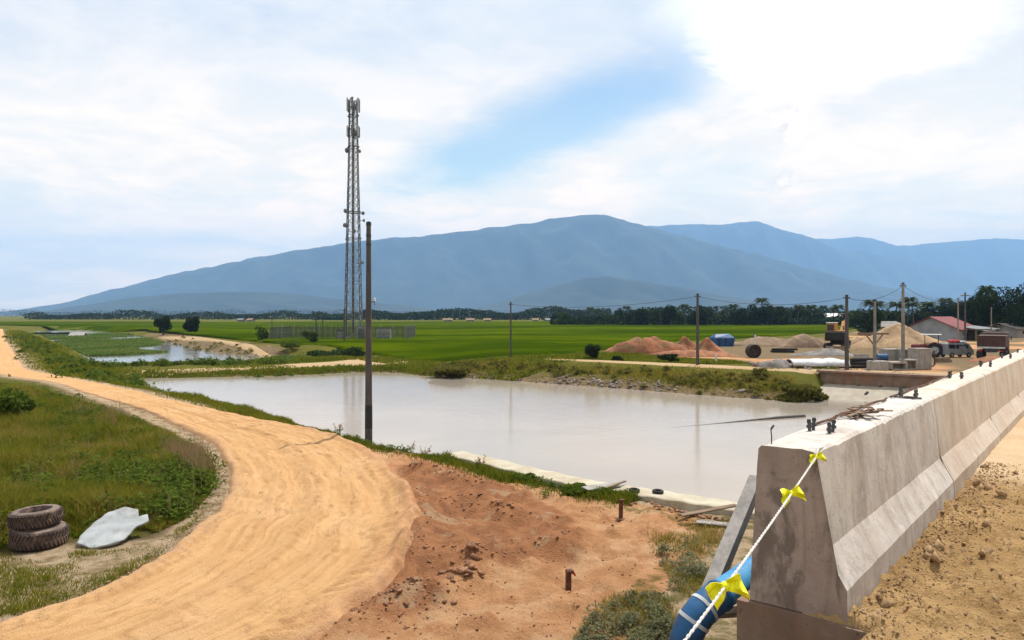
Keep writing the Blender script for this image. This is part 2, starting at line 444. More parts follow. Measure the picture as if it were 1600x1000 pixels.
def ground_mat():
    m = bpy.data.materials.new('ground_soil'); m.use_nodes = True
    t = NT(m.node_tree); t.n.clear()
    out = t.node('ShaderNodeOutputMaterial'); p = t.node('ShaderNodeBsdfPrincipled'); t.link(p.outputs[0], out.inputs[0])
    p.inputs['Roughness'].default_value = 1.0; p.inputs['Specular IOR Level'].default_value = 0.03
    v = t.node('ShaderNodeNewGeometry').outputs['Position']
    at = t.node('ShaderNodeAttribute'); at.attribute_name = 'tint'
    sp = t.node('ShaderNodeSeparateColor'); t.link(at.outputs['Color'], sp.inputs[0])
    g, r, pl = sp.outputs
    nA = t.noise(v, 0.35, 6, 0.6, 0.3); nB = t.noise(v, 2.3, 6, 0.65, 0.2); nC = t.noise(v, 9.0, 5, 0.7)
    soil = t.mix(t.rng(nB, 0.35, 0.68), rgba((0.21, 0.15, 0.085)), rgba((0.13, 0.095, 0.055)))
    grass = t.mix(t.rng(nA, 0.3, 0.7), rgba((0.075, 0.085, 0.012)), rgba((0.125, 0.112, 0.020)))
    grass = t.mix(t.rng(nB, 0.5, 0.75, 0, 0.6), grass, rgba((0.17, 0.12, 0.06)))
    nD = t.noise(v, 0.9, 7, 0.66, 0.6)
    red = t.mix(t.rng(nB, 0.33, 0.66), rgba((0.55, 0.295, 0.145)), rgba((0.42, 0.205, 0.095)))
    red = t.mix(t.rng(nD, 0.47, 0.62, 0, 0.8), red, rgba((0.58, 0.355, 0.195)))
    dm = t.rng(t.math('ADD', at.outputs['Alpha'], t.math('MULTIPLY', t.math('SUBTRACT', nD, 0.5), 2.2)), 0.35, 0.85)
    wet = t.mix(t.rng(nB, 0.36, 0.64), rgba((0.39, 0.18, 0.084)), rgba((0.27, 0.12, 0.058)))
    wet = t.mix(t.rng(nD, 0.56, 0.64, 0, 0.8), wet, rgba((0.42, 0.27, 0.155)))
    red = t.mix(dm, red, wet)
    red = t.mix(t.rng(nC, 0.58, 0.74, 0, 0.6), red, rgba((0.15, 0.075, 0.045)))
    pale = t.mix(t.rng(nB, 0.42, 0.62), rgba((0.46, 0.34, 0.22)), rgba((0.24, 0.175, 0.09)))
    def wmask(m_, k=0.5): return t.rng(t.math('ADD', m_, t.math('MULTIPLY', t.math('SUBTRACT', nB, 0.5), k*2)), 0.3, 0.7)
    c = t.mix(wmask(pl), soil, pale)
    c = t.mix(wmask(r, 0.35), c, red)
    c = t.mix(wmask(g, 0.6), c, grass)
    t.link(c, p.inputs['Base Color'])
    b = t.node('ShaderNodeBump'); b.inputs['Distance'].default_value = 0.07
    t.link(t.math('ADD', t.math('MULTIPLY', nC, 0.8), t.noise(v, 24.0, 5, 0.75)), b.inputs['Height']); t.link(b.outputs[0], p.inputs['Normal'])
    return m

def road_mat(name, c1, c2, c3, edgec, us=0.5, vs=14.0, bd=0.03, redge=False):
    m = bpy.data.materials.new(name); m.use_nodes = True
    t = NT(m.node_tree); t.n.clear()
    out = t.node('ShaderNodeOutputMaterial'); p = t.node('ShaderNodeBsdfPrincipled'); t.link(p.outputs[0], out.inputs[0])
    p.inputs['Roughness'].default_value = 1.0; p.inputs['Specular IOR Level'].default_value = 0.03
    v = t.node('ShaderNodeNewGeometry').outputs['Position']
    uv = t.node('ShaderNodeUVMap'); uv.uv_map = 'uv'
    su = t.node('ShaderNodeSeparateXYZ'); t.link(uv.outputs[0], su.inputs[0])
    mp = t.node('ShaderNodeMapping'); mp.inputs['Scale'].default_value = (us, vs*1.7, 1); t.link(uv.outputs[0], mp.inputs[0])
    st = t.noise(mp.outputs[0], 1.0, 6, 0.62, 0.4)
    nA = t.noise(v, 0.4, 5, 0.6, 0.3); nB = t.noise(v, 3.0, 6, 0.68)
    c = t.mix(t.rng(st, 0.36, 0.66), rgba(c1), rgba(c2))
    c = t.mix(t.rng(nA, 0.45, 0.7, 0, 0.7), c, rgba(c3))
    c = t.mix(t.rng(nB, 0.56, 0.74, 0, 0.5), c, rgba(tuple(x*0.6 for x in c2)))
    mp2 = t.node('ShaderNodeMapping'); mp2.inputs['Scale'].default_value = (us*2.6, vs*2.4, 1); t.link(uv.outputs[0], mp2.inputs[0])
    sk = t.math('MULTIPLY', t.rng(t.noise(mp2.outputs[0], 1.0, 6, 0.7, 0.6), 0.52, 0.70, 0, 0.75), t.rng(nA, 0.40, 0.60))
    c = t.mix(sk, c, rgba(tuple(x*0.52 for x in c2)))
    wv = t.math('ADD', su.outputs[1], t.math('MULTIPLY', t.math('SUBTRACT', t.noise(t.vec(t.math('MULTIPLY', su.outputs[0], 0.22), 0.0, 0.0), 1.0, 3, 0.5), 0.5), 0.10))
    band = None
    for cc, ww, kk in ((0.14, 0.020, 0.6), (0.31, 0.018, 0.8), (0.36, 0.010, 0.7), (0.50, 0.030, 0.7), (0.57, 0.009, 0.6), (0.68, 0.014, 0.8), (0.73, 0.010, 0.6), (0.84, 0.03, 0.7)):
        g_ = t.math('MULTIPLY', t.rng(t.math('ABSOLUTE', t.math('SUBTRACT', wv, cc)), 0.0, ww, 1.0, 0.0), kk)
        band = g_ if band is None else t.math('MAXIMUM', band, g_)
    c = t.mix(t.math('MULTIPLY', band, t.rng(nB, 0.38, 0.62, 0.0, 0.75)), c, rgba((c2[0]*0.72, c2[1]*0.64, c2[2]*0.62)))
    # loose stony margins
    ev = t.math('ABSOLUTE', t.math('SUBTRACT', su.outputs[1], 0.5))
    e = t.rng(t.math('ADD', ev, t.math('MULTIPLY', t.math('SUBTRACT', nB, 0.5), 0.3)), 0.38, 0.52)
    c = t.mix(e, c, rgba(edgec))
    if redge:
        er = t.rng(t.math('ADD', su.outputs[1], t.math('MULTIPLY', t.math('SUBTRACT', t.noise(v, 1.6, 6, 0.65), 0.5), 0.5)), 0.86, 1.02)
        c = t.mix(t.math('MULTIPLY', er, t.rng(su.outputs[0], 24.0, 30.0, 1.0, 0.3)), c, t.mix(t.rng(nB, 0.35, 0.65), rgba((0.54, 0.295, 0.145)), rgba((0.40, 0.20, 0.095))))
    t.link(c, p.inputs['Base Color'])
    b = t.node('ShaderNodeBump'); b.inputs['Distance'].default_value = bd
    t.link(t.math('ADD', t.math('MULTIPLY', st, 0.8), t.math('ADD', t.noise(v, 11.0, 6, 0.7), t.noise(v, 40.0, 3, 0.7))), b.inputs['Height']); t.link(b.outputs[0], p.inputs['Normal'])
    return m

def water_mat(name, c1, c2, rough=0.07):
    m = bpy.data.materials.new(name); m.use_nodes = True
    t = NT(m.node_tree); t.n.clear()
    out = t.node('ShaderNodeOutputMaterial'); p = t.node('ShaderNodeBsdfPrincipled'); t.link(p.outputs[0], out.inputs[0])
    p.inputs['Roughness'].default_value = rough; p.inputs['IOR'].default_value = 1.333
    v = t.node('ShaderNodeNewGeometry').outputs['Position']
    c = t.mix(t.rng(t.noise(v, 0.12, 5, 0.6, 0.5), 0.35, 0.65), rgba(c1), rgba(c2)); t.link(c, p.inputs['Base Color'])
    mp = t.node('ShaderNodeMapping'); mp.inputs['Scale'].default_value = (1.0, 2.2, 1); mp.inputs['Rotation'].default_value = (0, 0, 0.3); t.link(v, mp.inputs[0])
    b = t.node('ShaderNodeBump'); b.inputs['Distance'].default_value = 0.02; b.inputs['Strength'].default_value = 0.4
    t.link(t.math('ADD', t.math('MULTIPLY', t.noise(mp.outputs[0], 1.1, 4, 0.55), t.rng(t.noise(v, 0.09, 3, 0.5), 0.35, 0.65, 0.35, 1.2)), t.math('MULTIPLY', t.noise(mp.outputs[0], 5.0, 4, 0.6), 0.4)), b.inputs['Height']); t.link(b.outputs[0], p.inputs['Normal'])
    return m

M['ground'] = ground_mat()
M['road'] = road_mat('dirt_road_sand', (0.56, 0.335, 0.155), (0.47, 0.265, 0.118), (0.60, 0.375, 0.195), (0.47, 0.28, 0.16), redge=True)
M['track'] = road_mat('track_sand', (0.44, 0.31, 0.18), (0.38, 0.26, 0.14), (0.46, 0.34, 0.20), (0.30, 0.22, 0.12), 0.2, 6.0)
M['water'] = water_mat('silty_water', (0.345, 0.29, 0.235), (0.31, 0.26, 0.21))
M['canalwater'] = water_mat('canal_water', (0.20, 0.19, 0.16), (0.16, 0.16, 0.13))
def rice_mat():
    m = bpy.data.materials.new('rice_green'); m.use_nodes = True
    t = NT(m.node_tree); t.n.clear()
    out = t.node('ShaderNodeOutputMaterial'); p = t.node('ShaderNodeBsdfPrincipled'); t.link(p.outputs[0], out.inputs[0])
    p.inputs['Roughness'].default_value = 1.0; p.inputs['Specular IOR Level'].default_value = 0.0
    v = t.node('ShaderNodeNewGeometry').outputs['Position']
    mp = t.node('ShaderNodeMapping'); mp.inputs['Scale'].default_value = (0.35, 1.0, 1); mp.inputs['Rotation'].default_value = (0, 0, 0.12); t.link(v, mp.inputs[0])
    a = t.noise(mp.outputs[0], 0.035, 4, 0.55, 0.4); b_ = t.noise(mp.outputs[0], 0.3, 5, 0.6); c_ = t.noise(v, 3.0, 4, 0.7)
    c = t.mix(t.rng(a, 0.42, 0.58), rgba((0.030, 0.052, 0.0005)), rgba((0.072, 0.100, 0.001)))
    c = t.mix(t.rng(b_, 0.4, 0.68, 0, 0.7), c, rgba((0.024, 0.046, 0.001)))
    c = t.mix(t.rng(c_, 0.5, 0.75, 0, 0.35), c, rgba((0.014, 0.027, 0.001)))
    t.link(c, p.inputs['Base Color'])
    b = t.node('ShaderNodeBump'); b.inputs['Distance'].default_value = 0.25; t.link(t.noise(v, 2.0, 5, 0.7), b.inputs['Height']); t.link(b.outputs[0], p.inputs['Normal'])
    return m
M['rice'] = rice_mat()
M['hill'] = mat('forest_hill', (0.006, 0.011, 0.008), (0.020, 0.029, 0.016), 0.0035, 0.95, 0, 0.03, coord='World', detail=10)
M['grass'] = leaf_mat('grass_blades', [(0.085, 0.120, 0.010), (0.135, 0.155, 0.012), (0.20, 0.185, 0.018), (0.27, 0.205, 0.045), (0.40, 0.29, 0.12)], 0.5, 0.95, 0.02)
M['weed'] = leaf_mat('weed_leaves', [(0.05, 0.085, 0.010), (0.085, 0.125, 0.014), (0.14, 0.16, 0.025)], 0.4)
M['greyweed'] = leaf_mat('grey_weed_leaves', [(0.11, 0.12, 0.055), (0.17, 0.175, 0.09), (0.22, 0.21, 0.12)], 0.4)
M['olive'] = leaf_mat('olive_leaves', [(0.08, 0.085, 0.014), (0.13, 0.125, 0.022), (0.19, 0.16, 0.04)], 0.4)
M['drygrass'] = leaf_mat('dry_weeds', [(0.20, 0.15, 0.07), (0.30, 0.19, 0.10), (0.38, 0.25, 0.15)], 0.45)
M['hyacinth'] = leaf_mat('hyacinth_leaves', [(0.09, 0.14, 0.03), (0.13, 0.19, 0.04), (0.19, 0.21, 0.06)], 0.45)
M['leafdark'] = leaf_mat('tree_leaves_dark', [(0.010, 0.020, 0.008), (0.020, 0.036, 0.011), (0.036, 0.055, 0.015)], 0.15)
M['leafmid'] = leaf_mat('tree_leaves_mid', [(0.022, 0.040, 0.012), (0.04, 0.065, 0.017), (0.065, 0.085, 0.022)], 0.2)
M['palm'] = leaf_mat('palm_leaves', [(0.018, 0.034, 0.012), (0.032, 0.05, 0.016), (0.055, 0.065, 0.022)], 0.15)
M['bark'] = mat('bark', (0.10, 0.075, 0.05), (0.06, 0.045, 0.03), 4, 0.95, 0.02, 14)
M['maststeel'] = mat('mast_steel', (0.16, 0.165, 0.17), (0.10, 0.102, 0.106), 1.5, 0.7)
M['steel'] = mat('galvanised_steel', (0.30, 0.31, 0.32), (0.20, 0.205, 0.21), 3, 0.5, 0, 20, 0.5)
M['darksteel'] = mat('dark_steel', (0.055, 0.055, 0.06), (0.035, 0.035, 0.04), 4, 0.55, 0, 20, 0.3)
M['rust'] = mat('rusty_steel', (0.13, 0.055, 0.03), (0.07, 0.03, 0.02), 9, 0.85, 0.003, 40)
M['darkrust'] = mat('dark_rust', (0.05, 0.035, 0.028), (0.028, 0.02, 0.018), 4, 0.9)
M['bolt'] = mat('bolt_steel', (0.10, 0.105, 0.115), (0.05, 0.05, 0.055), 30, 0.5, 0.001, 120, 0.6)
M['polesteel'] = mat('dark_pole', (0.085, 0.075, 0.068), (0.055, 0.048, 0.045), 2.5, 0.7, 0.002, 30, stretch=(3, 3, 0.4))
M['poleblack'] = mat('pole_black_paint', (0.018, 0.018, 0.018), (0.03, 0.028, 0.026), 5, 0.6)
M['poleconc'] = mat('pole_concrete', (0.24, 0.225, 0.20), (0.17, 0.155, 0.14), 2.5, 0.9, 0.003, 30)
M['white'] = mat('white_paint', (0.62, 0.62, 0.60), (0.50, 0.49, 0.46), 3, 0.6)
M['antenna'] = mat('antenna_grey', (0.42, 0.43, 0.44), (0.32, 0.33, 0.34), 2, 0.55)
M['dish'] = mat('dish_grey', (0.16, 0.16, 0.165), (0.11, 0.11, 0.115), 2, 0.6)
M['rubber'] = mat('dusty_rubber', (0.10, 0.068, 0.053), (0.045, 0.032, 0.027), 6, 0.95, 0.004, 40, c3=(0.19, 0.125, 0.09))
M['rubber2'] = mat('clean_rubber', (0.02, 0.02, 0.02), (0.03, 0.028, 0.026), 6, 0.85)
M['rubbertop'] = mat('pale_top_rubber', (0.19, 0.14, 0.115), (0.12, 0.085, 0.07), 5, 0.9, 0.004, 40, c3=(0.26, 0.19, 0.15))
M['sheet'] = mat('white_plastic', (0.56, 0.57, 0.57), (0.44, 0.46, 0.46), 3.5, 0.6, 0.012, 9, c3=(0.36, 0.36, 0.34))
M['sheetgrey'] = mat('dirty_white_plastic', (0.35, 0.36, 0.36), (0.27, 0.285, 0.285), 4.5, 0.75, 0.012, 9, c3=(0.24, 0.235, 0.22))
M['bluepipe'] = mat('blue_pipe', (0.06, 0.27, 0.48), (0.04, 0.19, 0.38), 4, 0.6, 0, 20, c3=(0.20, 0.27, 0.32))
M['bluedark'] = mat('blue_pipe_dark', (0.02, 0.10, 0.24), (0.03, 0.07, 0.14), 6, 0.55)  # darker blue for the pipe elbow, one collar and the drum
M['rope'] = mat('white_rope', (0.68, 0.65, 0.60), (0.50, 0.46, 0.42), 60, 0.8, 0.002, 300)
M['ribbon'] = mat('yellow_ribbon', (0.86, 0.84, 0.01), (0.74, 0.76, 0.005), 30, 0.45, 0.002, 60)
M['timber'] = mat('weathered_timber', (0.24, 0.17, 0.11), (0.15, 0.10, 0.065), 4, 0.9, 0.004, 30, stretch=(0.6, 6, 6))
M['timbergrey'] = mat('grey_timber', (0.34, 0.31, 0.28), (0.24, 0.22, 0.20), 4, 0.9, 0.003, 30)
M['clod'] = mat('soil_clod', (0.40, 0.27, 0.145), (0.24, 0.15, 0.075), 14, 0.95, 0.01, 30, coord='World')
M['redclod'] = mat('red_soil_clod', (0.32, 0.155, 0.08), (0.18, 0.085, 0.048), 5, 0.95, 0.01, 30, coord='World')
M['stone'] = mat('bank_stone', (0.27, 0.22, 0.185), (0.16, 0.13, 0.11), 1.5, 0.95, 0.02, 8, coord='World')
M['redearth'] = mat('red_earth', (0.34, 0.145, 0.07), (0.21, 0.085, 0.045), 1.1, 0.95, 0.08, 4, coord='World', c3=(0.19, 0.14, 0.06))
M['tanearth'] = mat('tan_earth', (0.42, 0.285, 0.16), (0.33, 0.22, 0.125), 0.6, 0.95, 0.05, 3, coord='World', c3=(0.28, 0.19, 0.12))
M['brownearth'] = mat('brown_earth', (0.26, 0.18, 0.115), (0.19, 0.13, 0.085), 0.7, 0.95, 0.06, 3, coord='World')
M['greyearth'] = mat('grey_gravel', (0.25, 0.225, 0.20), (0.17, 0.155, 0.14), 1.2, 0.95, 0.06, 5, coord='World')
M['redpaint'] = mat('red_roof_metal', (0.20, 0.040, 0.040), (0.15, 0.03, 0.03), 0.6, 0.7)
M['wallpale'] = mat('pale_wall', (0.27, 0.29, 0.31), (0.21, 0.225, 0.24), 0.8, 0.85)
M['greenwall'] = mat('green_wall', (0.20, 0.30, 0.22), (0.14, 0.22, 0.16), 0.8, 0.85)
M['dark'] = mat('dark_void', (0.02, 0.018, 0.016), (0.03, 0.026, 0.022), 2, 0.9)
M['orange'] = mat('excavator_paint', (0.50, 0.23, 0.05), (0.38, 0.16, 0.035), 2, 0.6, c3=(0.20, 0.09, 0.04))
M['brownpaint'] = mat('brown_truck_paint', (0.085, 0.045, 0.035), (0.06, 0.032, 0.025), 2, 0.7)
M['greypaint'] = mat('grey_van_paint', (0.26, 0.265, 0.27), (0.20, 0.205, 0.21), 1.5, 0.5)
M['redcloth'] = mat('red_cloth', (0.45, 0.03, 0.035), (0.34, 0.02, 0.025), 3, 0.8)
M['bluetarp'] = mat('blue_tarp', (0.015, 0.09, 0.24), (0.01, 0.055, 0.15), 2, 0.5, 0.02, 4)
M['glass'] = mat('dark_glass', (0.02, 0.025, 0.03), (0.015, 0.02, 0.022), 1, 0.12, spec=0.6)
M['farwhite'] = mat('far_wall', (0.26, 0.24, 0.22), (0.20, 0.19, 0.17), 0.5, 0.85)
M['wire'] = mat('wire_black', (0.03, 0.03, 0.03), (0.04, 0.04, 0.04), 1, 0.6)

# ------------------------------------------------------------------ the setting: ground, roads, water, fields, hills
def steps(lo, hi, fine_lo, fine_hi, st, growth):
    a = list(np.arange(fine_lo, fine_hi+1e-6, st)); s = st; x = a[-1]
    while x < hi: s *= growth; x += s; a.append(x)
    s = st; x = a[0]; b = []
    while x > lo: s *= growth; x -= s; b.append(x)
    return np.array(b[::-1]+a)

ROAD_L = [(-330, 1080), (-60, 1000), (110, 940), (225, 888), (300, 832), (343, 780), (352, 738), (332, 702), (280, 668), (205, 636), (125, 611), (60, 594), (0, 585), (-50, 572), (-45, 552), (-25, 532), (-8, 514)]
ROAD_R = [(380, 1070), (500, 1000), (575, 950), (632, 895), (655, 840), (648, 785), (615, 735), (560, 697), (440, 664), (330, 640), (235, 617), (150, 598), (105, 589), (45, 577), (30, 560), (12, 535), (4, 514)]
def gp(l):
    out = []
    for a, b in l: v = G(a, b); out.append((v.x, v.y))
    return out
RL, RR = gp(ROAD_L), gp(ROAD_R)
ROADPOLY = RL + RR[::-1]
SITE = gp([(1140, 562), (1200, 577), (1300, 582), (1450, 584), (1700, 590), (1900, 520), (1600, 512), (1340, 517), (1290, 527), (1130, 534), (1050, 548), (990, 556)])
PALE = gp([(-300, 880), (0, 872), (120, 850), (250, 845), (330, 790), (250, 880), (130, 935), (-60, 1000), (-330, 1080)])
MEADOW = gp([(-500, 830), (0, 815), (60, 806), (120, 812), (215, 828), (285, 806), (325, 768), (338, 738), (318, 705), (268, 677), (195, 647), (115, 622), (40, 605), (-60, 594), (-400, 590)])

def catmull(pts, per):
    P = [np.array(p, float) for p in pts]; P = [2*P[0]-P[1]]+P+[2*P[-1]-P[-2]]; out = []
    for i in range(1, len(P)-2):
        n = per[i-1] if hasattr(per, '__len__') else per
        for k in range(n):
            t = k/n; a, b, c, d = P[i-1:i+3]
            out.append(0.5*((2*b)+(-a+c)*t+(2*a-5*b+4*c-d)*t*t+(-a+3*b-3*c+d)*t**3))
    out.append(P[-2]); return np.array(out)

DAMP = [PZ(a, b) for a, b in [(640, 728), (700, 735), (770, 762), (860, 800), (900, 845), (860, 868), (760, 880), (690, 888), (650, 930), (600, 960), (640, 890), (672, 840), (668, 790)]]
def make_ground():
    xs = steps(-10500, 10500, -13.0, 5.0, 0.085, 1.05); ys = steps(-2300, 13200, 8.8, 24.0, 0.085, 1.035)
    X, Y = np.meshgrid(xs, ys); nx, ny = len(xs), len(ys)
    Z = H(X, Y)
    road = sd_poly(X, Y, ROADPOLY); red = sd_poly(X, Y, RED); pale = sd_poly(X, Y, PALE); site = sd_poly(X, Y, SITE)
    pond = sd_poly(X, Y, POND); canal = sd_poly(X, Y, CANAL); mead = sd_poly(X, Y, MEADOW)
    g = np.full(X.shape, 0.8)
    g = np.minimum(g, 0.1+0.7*sst(0.2, 1.3, road)); r = 1-sst(0.0, 0.75, red)
    g = g*(1-r)
    p = np.maximum(0.9*(1-sst(0.1, 1.0, road)), 1-sst(-0.3, 0.5, pale))
    g = np.minimum(g, 0.22+0.6*sst(0, 0.8, pale))
    g = np.maximum(g, 0.95*(1-sst(-0.5, 0.3, mead)))
    st = 1-sst(-1.5, 0.5, site); g = g*(1-0.93*st)
    r = np.maximum(r, st*(0.12+0.6*sst(0.48, 0.62, fbm(X*0.09, Y*0.09, 3, 77)))); p = np.maximum(p, st*0.34)
    # bare foot of the banks
    far = sst(36, 46, Y)
    g = np.where((pond < 2.6) & (far > 0.5), g*np.clip(0.15+0.45*pond/1.6, 0.1, 1), g)
    p = np.where((pond < 2.0) & (far > 0.5) & (X > -2), 0.2, p)
    g = np.where((pond < 0.25), 0.05, g)
    rightbank = (canal < 4.5) & (X/np.maximum(Y, 1) > -0.5) & (X/np.maximum(Y, 1) < -0.31) & (Y > 88)
    g = np.where(rightbank, 0.33, g); p = np.where(rightbank, 0.0, p)
    brg = (Y > 8) & (Y < 18) & (X > 1.2) & (X < 9) & (red > -0.2)
    g = np.where(brg, 0.42, g); p = np.where(brg, 0.75, p)
    damp = np.exp(-((sd_poly(X, Y, DAMP)).clip(0)/0.5)**2)*(Y < 40)
    tint = np.stack([g, r, p, damp], -1).reshape(-1, 4)
    i = np.arange(nx-1)[None, :]+np.arange(ny-1)[:, None]*nx; i = i.ravel()
    quads = np.stack([i, i+1, i+nx+1, i+nx], 1)
    me = np_mesh('ground', np.stack([X, Y, Z], -1).reshape(-1, 3), quads, tint=tint, smooth=True)
    tag(obj('ground', me, M['ground']), 'bare soil and grassy ground around the pond and out to the hills', 'ground', kind='structure')
make_ground()

def strip(name, L, R, mat_, label, cat, nv=8, off=0.02, rut=None, jit=0.0, seed=0, per=None):
    a = catmull(L, per or 12); b = catmull(R, per or 12); n = len(a)
    jl = (fbm(np.cumsum(np.r_[0, np.hypot(*np.diff(a, axis=0).T)])*0.9, np.full(n, seed+.3), 4, seed)-0.5)*2*jit
    jr = (fbm(np.cumsum(np.r_[0, np.hypot(*np.diff(b, axis=0).T)])*0.9, np.full(n, seed+5.3), 4, seed+3)-0.5)*2*jit
    d = b-a; w = np.hypot(d[:, 0], d[:, 1])[:, None]; d = d/np.maximum(w, 1e-6)
    a = a+d*jl[:, None]; b = b+d*jr[:, None]
    t = np.linspace(0, 1, nv+1)
    Pxy = a[:, None, :]*(1-t)[None, :, None]+b[:, None, :]*t[None, :, None]
    X, Y = Pxy[..., 0], Pxy[..., 1]
    e_ = np.minimum(t, 1-t)[None, :]
    Z = H(X, Y)+off-(off+0.06)*(1-sst(0, 0.04 if nv > 20 else 0.15, e_))
    s = np.r_[0, np.cumsum(np.hypot(*np.diff((a+b)/2, axis=0).T))]
    if rut is not None: Z = Z+rut(X, Y, t[None, :], s[:, None])
    i = (np.arange(nv)[None, :]+np.arange(n-1)[:, None]*(nv+1)).ravel()
    q = np.stack([i, i+1, i+nv+2, i+nv+1], 1)
    uv = np.stack([np.broadcast_to(s[:, None], X.shape), np.broadcast_to(t[None, :], X.shape)], -1).reshape(-1, 2)
    me = np_mesh(name, np.stack([X, Y, Z], -1).reshape(-1, 3), q, smooth=True, uv=uv)
    return tag(obj(name, me, mat_), label, cat, kind='structure')

def road_rut(X, Y, t, s):
    z = np.zeros(X.shape); near = 1-sst(25, 45, Y)
    for c, w, dpt in ((0.22, 0.05, 0.05), (0.40, 0.05, 0.055), (0.60, 0.045, 0.05), (0.76, 0.05, 0.06)):
        cc = c+0.03*np.sin(s*0.21+c*9)
        z -= dpt*np.exp(-((t-cc)/w)**2)
    z += 0.05*np.exp(-((t-0.5)/0.06)**2)
    z += (fbm(s*1.0, t*46, 5, 55)-0.5)*0.075 + np.maximum(fbm(X*2.3, Y*2.3, 4, 59)-0.6, 0)*-0.25
    z += 0.09*np.exp(-((t-0.95)/0.035)**2)*sst(0, 6, s)*(1-sst(17, 24, s))*(0.5+fbm(s*1.5, t*8, 3, 58))
    # lug prints of a wheel loader, left side of the bend
    z += 0.016*np.exp(-((t-0.10)/0.045)**2)*np.sign(np.sin(s*26+t*120))*(1-sst(11, 15, s))
    z += 0.022*np.exp(-((t-0.86)/0.05)**2)*np.sign(np.sin(s*15-t*60))*(1-sst(15, 19, s)) + 0.014*np.exp(-((t-0.52)/0.03)**2)*np.sign(np.sin(s*19+t*90))*sst(2, 5, s)*(1-sst(18, 22, s))
    edge = np.minimum(t, 1-t)
    return (z+0.10)*near*sst(0, 0.05, edge) + 0.0
PER = [40, 50, 50, 50, 50, 50, 50, 50, 60, 60, 40, 24, 16, 10, 8, 8]
strip('dirt_road', RL, RR, M['road'], 'sandy orange dirt road curving past the pond to the far left', 'road', 70, 0.03, road_rut, 0.22, 2, PER)
def gz(l, z): return [PZ(a, b, z) for a, b in l]
strip('dirt_track', gz([(222, 578), (330, 574), (450, 568), (520, 563.5), (600, 556), (662, 561)], -0.45), gz([(222, 582), (330, 579), (450, 574), (540, 571.5), (620, 570), (668, 565)], -0.45), M['track'],
      'narrow sandy track over the low dam between pond and canal', 'track', 6, 0.05, None, 0.25, 9)
strip('dirt_track', gz([(172, 513.4), (240, 519.5), (300, 525.5), (350, 532), (432, 543.5)], 0.2), gz([(172, 514.6), (240, 521.5), (300, 528), (350, 535), (432, 547)], 0.2), M['track'],
      'pale track on the canal bank beside the left rice field', 'track', 8, 0.06, None, 0.1, 12, 30)
strip('dirt_track', gz([(850, 560), (950, 563.5), (1090, 569), (1200, 574), (1300, 577.5), (1450, 581), (1600, 586)], 0.4), gz([(850, 562.5), (950, 567), (1090, 574.5), (1200, 579.5), (1300, 583), (1450, 586.5), (1600, 592)], 0.4), M['track'],
      'pale track along the top of the far pond bank', 'track', 5, 0.05, None, 0.15, 15)

def sheet(name, poly, z, mat_, label, cat, grow=0.9):
    c = np.mean(poly, axis=0)
    me = bpy.data.meshes.new(name)
    bm = bmesh.new(); vs = [bm.verts.new((p[0], p[1], z)) for p in poly]; f = bm.faces.new(vs)
    bmesh.ops.triangulate(bm, faces=[f]); bmesh.ops.recalc_face_normals(bm, faces=bm.faces)
    for f in bm.faces:
        if f.normal.z < 0: f.normal_flip()
    bm.to_mesh(me); bm.free()
    return tag(obj(name, me, mat_), label, cat, kind='structure')
def grow(poly, d):
    P = np.array(poly); n = len(P); out = []
    ar = 0.5*sum(P[i][0]*P[(i+1) % n][1]-P[(i+1) % n][0]*P[i][1] for i in range(n)); sg = 1 if ar > 0 else -1
    for i in range(n):
        t = P[(i+1) % n]-P[i-1]; t = t/(np.hypot(*t)+1e-9); out.append((P[i][0]+sg*t[1]*d, P[i][1]-sg*t[0]*d))
    return out
sheet('pond_water', grow(POND, 0.35), WATER, M['water'], 'silty grey-beige pond water', 'water')
sheet('canal_water', grow(CANAL, 0.5), WATER, M['canalwater'], 'pale water of the weedy upper canal', 'water')

# rice field, standing a little above the soil
def make_field():
    nearp = [PZ(a, b, 0.35) for a, b in [(-100, 505), (168, 512.5), (240, 516.5), (310, 524), (436, 536), (500, 538), (590, 547), (660, 553), (760, 556), (880, 554), (950, 547), (1060, 534), (1130, 531), (1230, 525), (1310, 519), (1345, 512), (1400, 507.5), (1560, 505)]]
    c = catmull(nearp, 12); n = len(c); rows = 60
    X = np.zeros((n, rows)); Y = X.copy()
    for j in range(rows):
        t = (j/(rows-1))**1.6
        Yf = 420.0
        X[:, j] = c[:, 0]*(1-t)+(c[:, 0]/c[:, 1]*Yf)*t; Y[:, j] = c[:, 1]*(1-t)+Yf*t
    Z = H(X, Y)+0.30+(fbm(X*0.5, Y*0.5, 4, 66)-0.5)*0.22+(fbm(X*0.03, Y*0.03, 2, 67)-0.5)*0.2
    Z[:, 0] -= 0.32; Z[:, -1] -= 0.6
    i = (np.arange(rows-1)[None, :]+np.arange(n-1)[:, None]*rows).ravel()
    q = np.stack([i, i+rows, i+rows+1, i+1], 1)
    tag(obj('rice_field', np_mesh('rice_field', np.stack([X, Y, Z], -1).reshape(-1, 3), q, smooth=True), M['rice']), 'bright green rice field stretching to the tree line', 'field', kind='structure')
make_field()

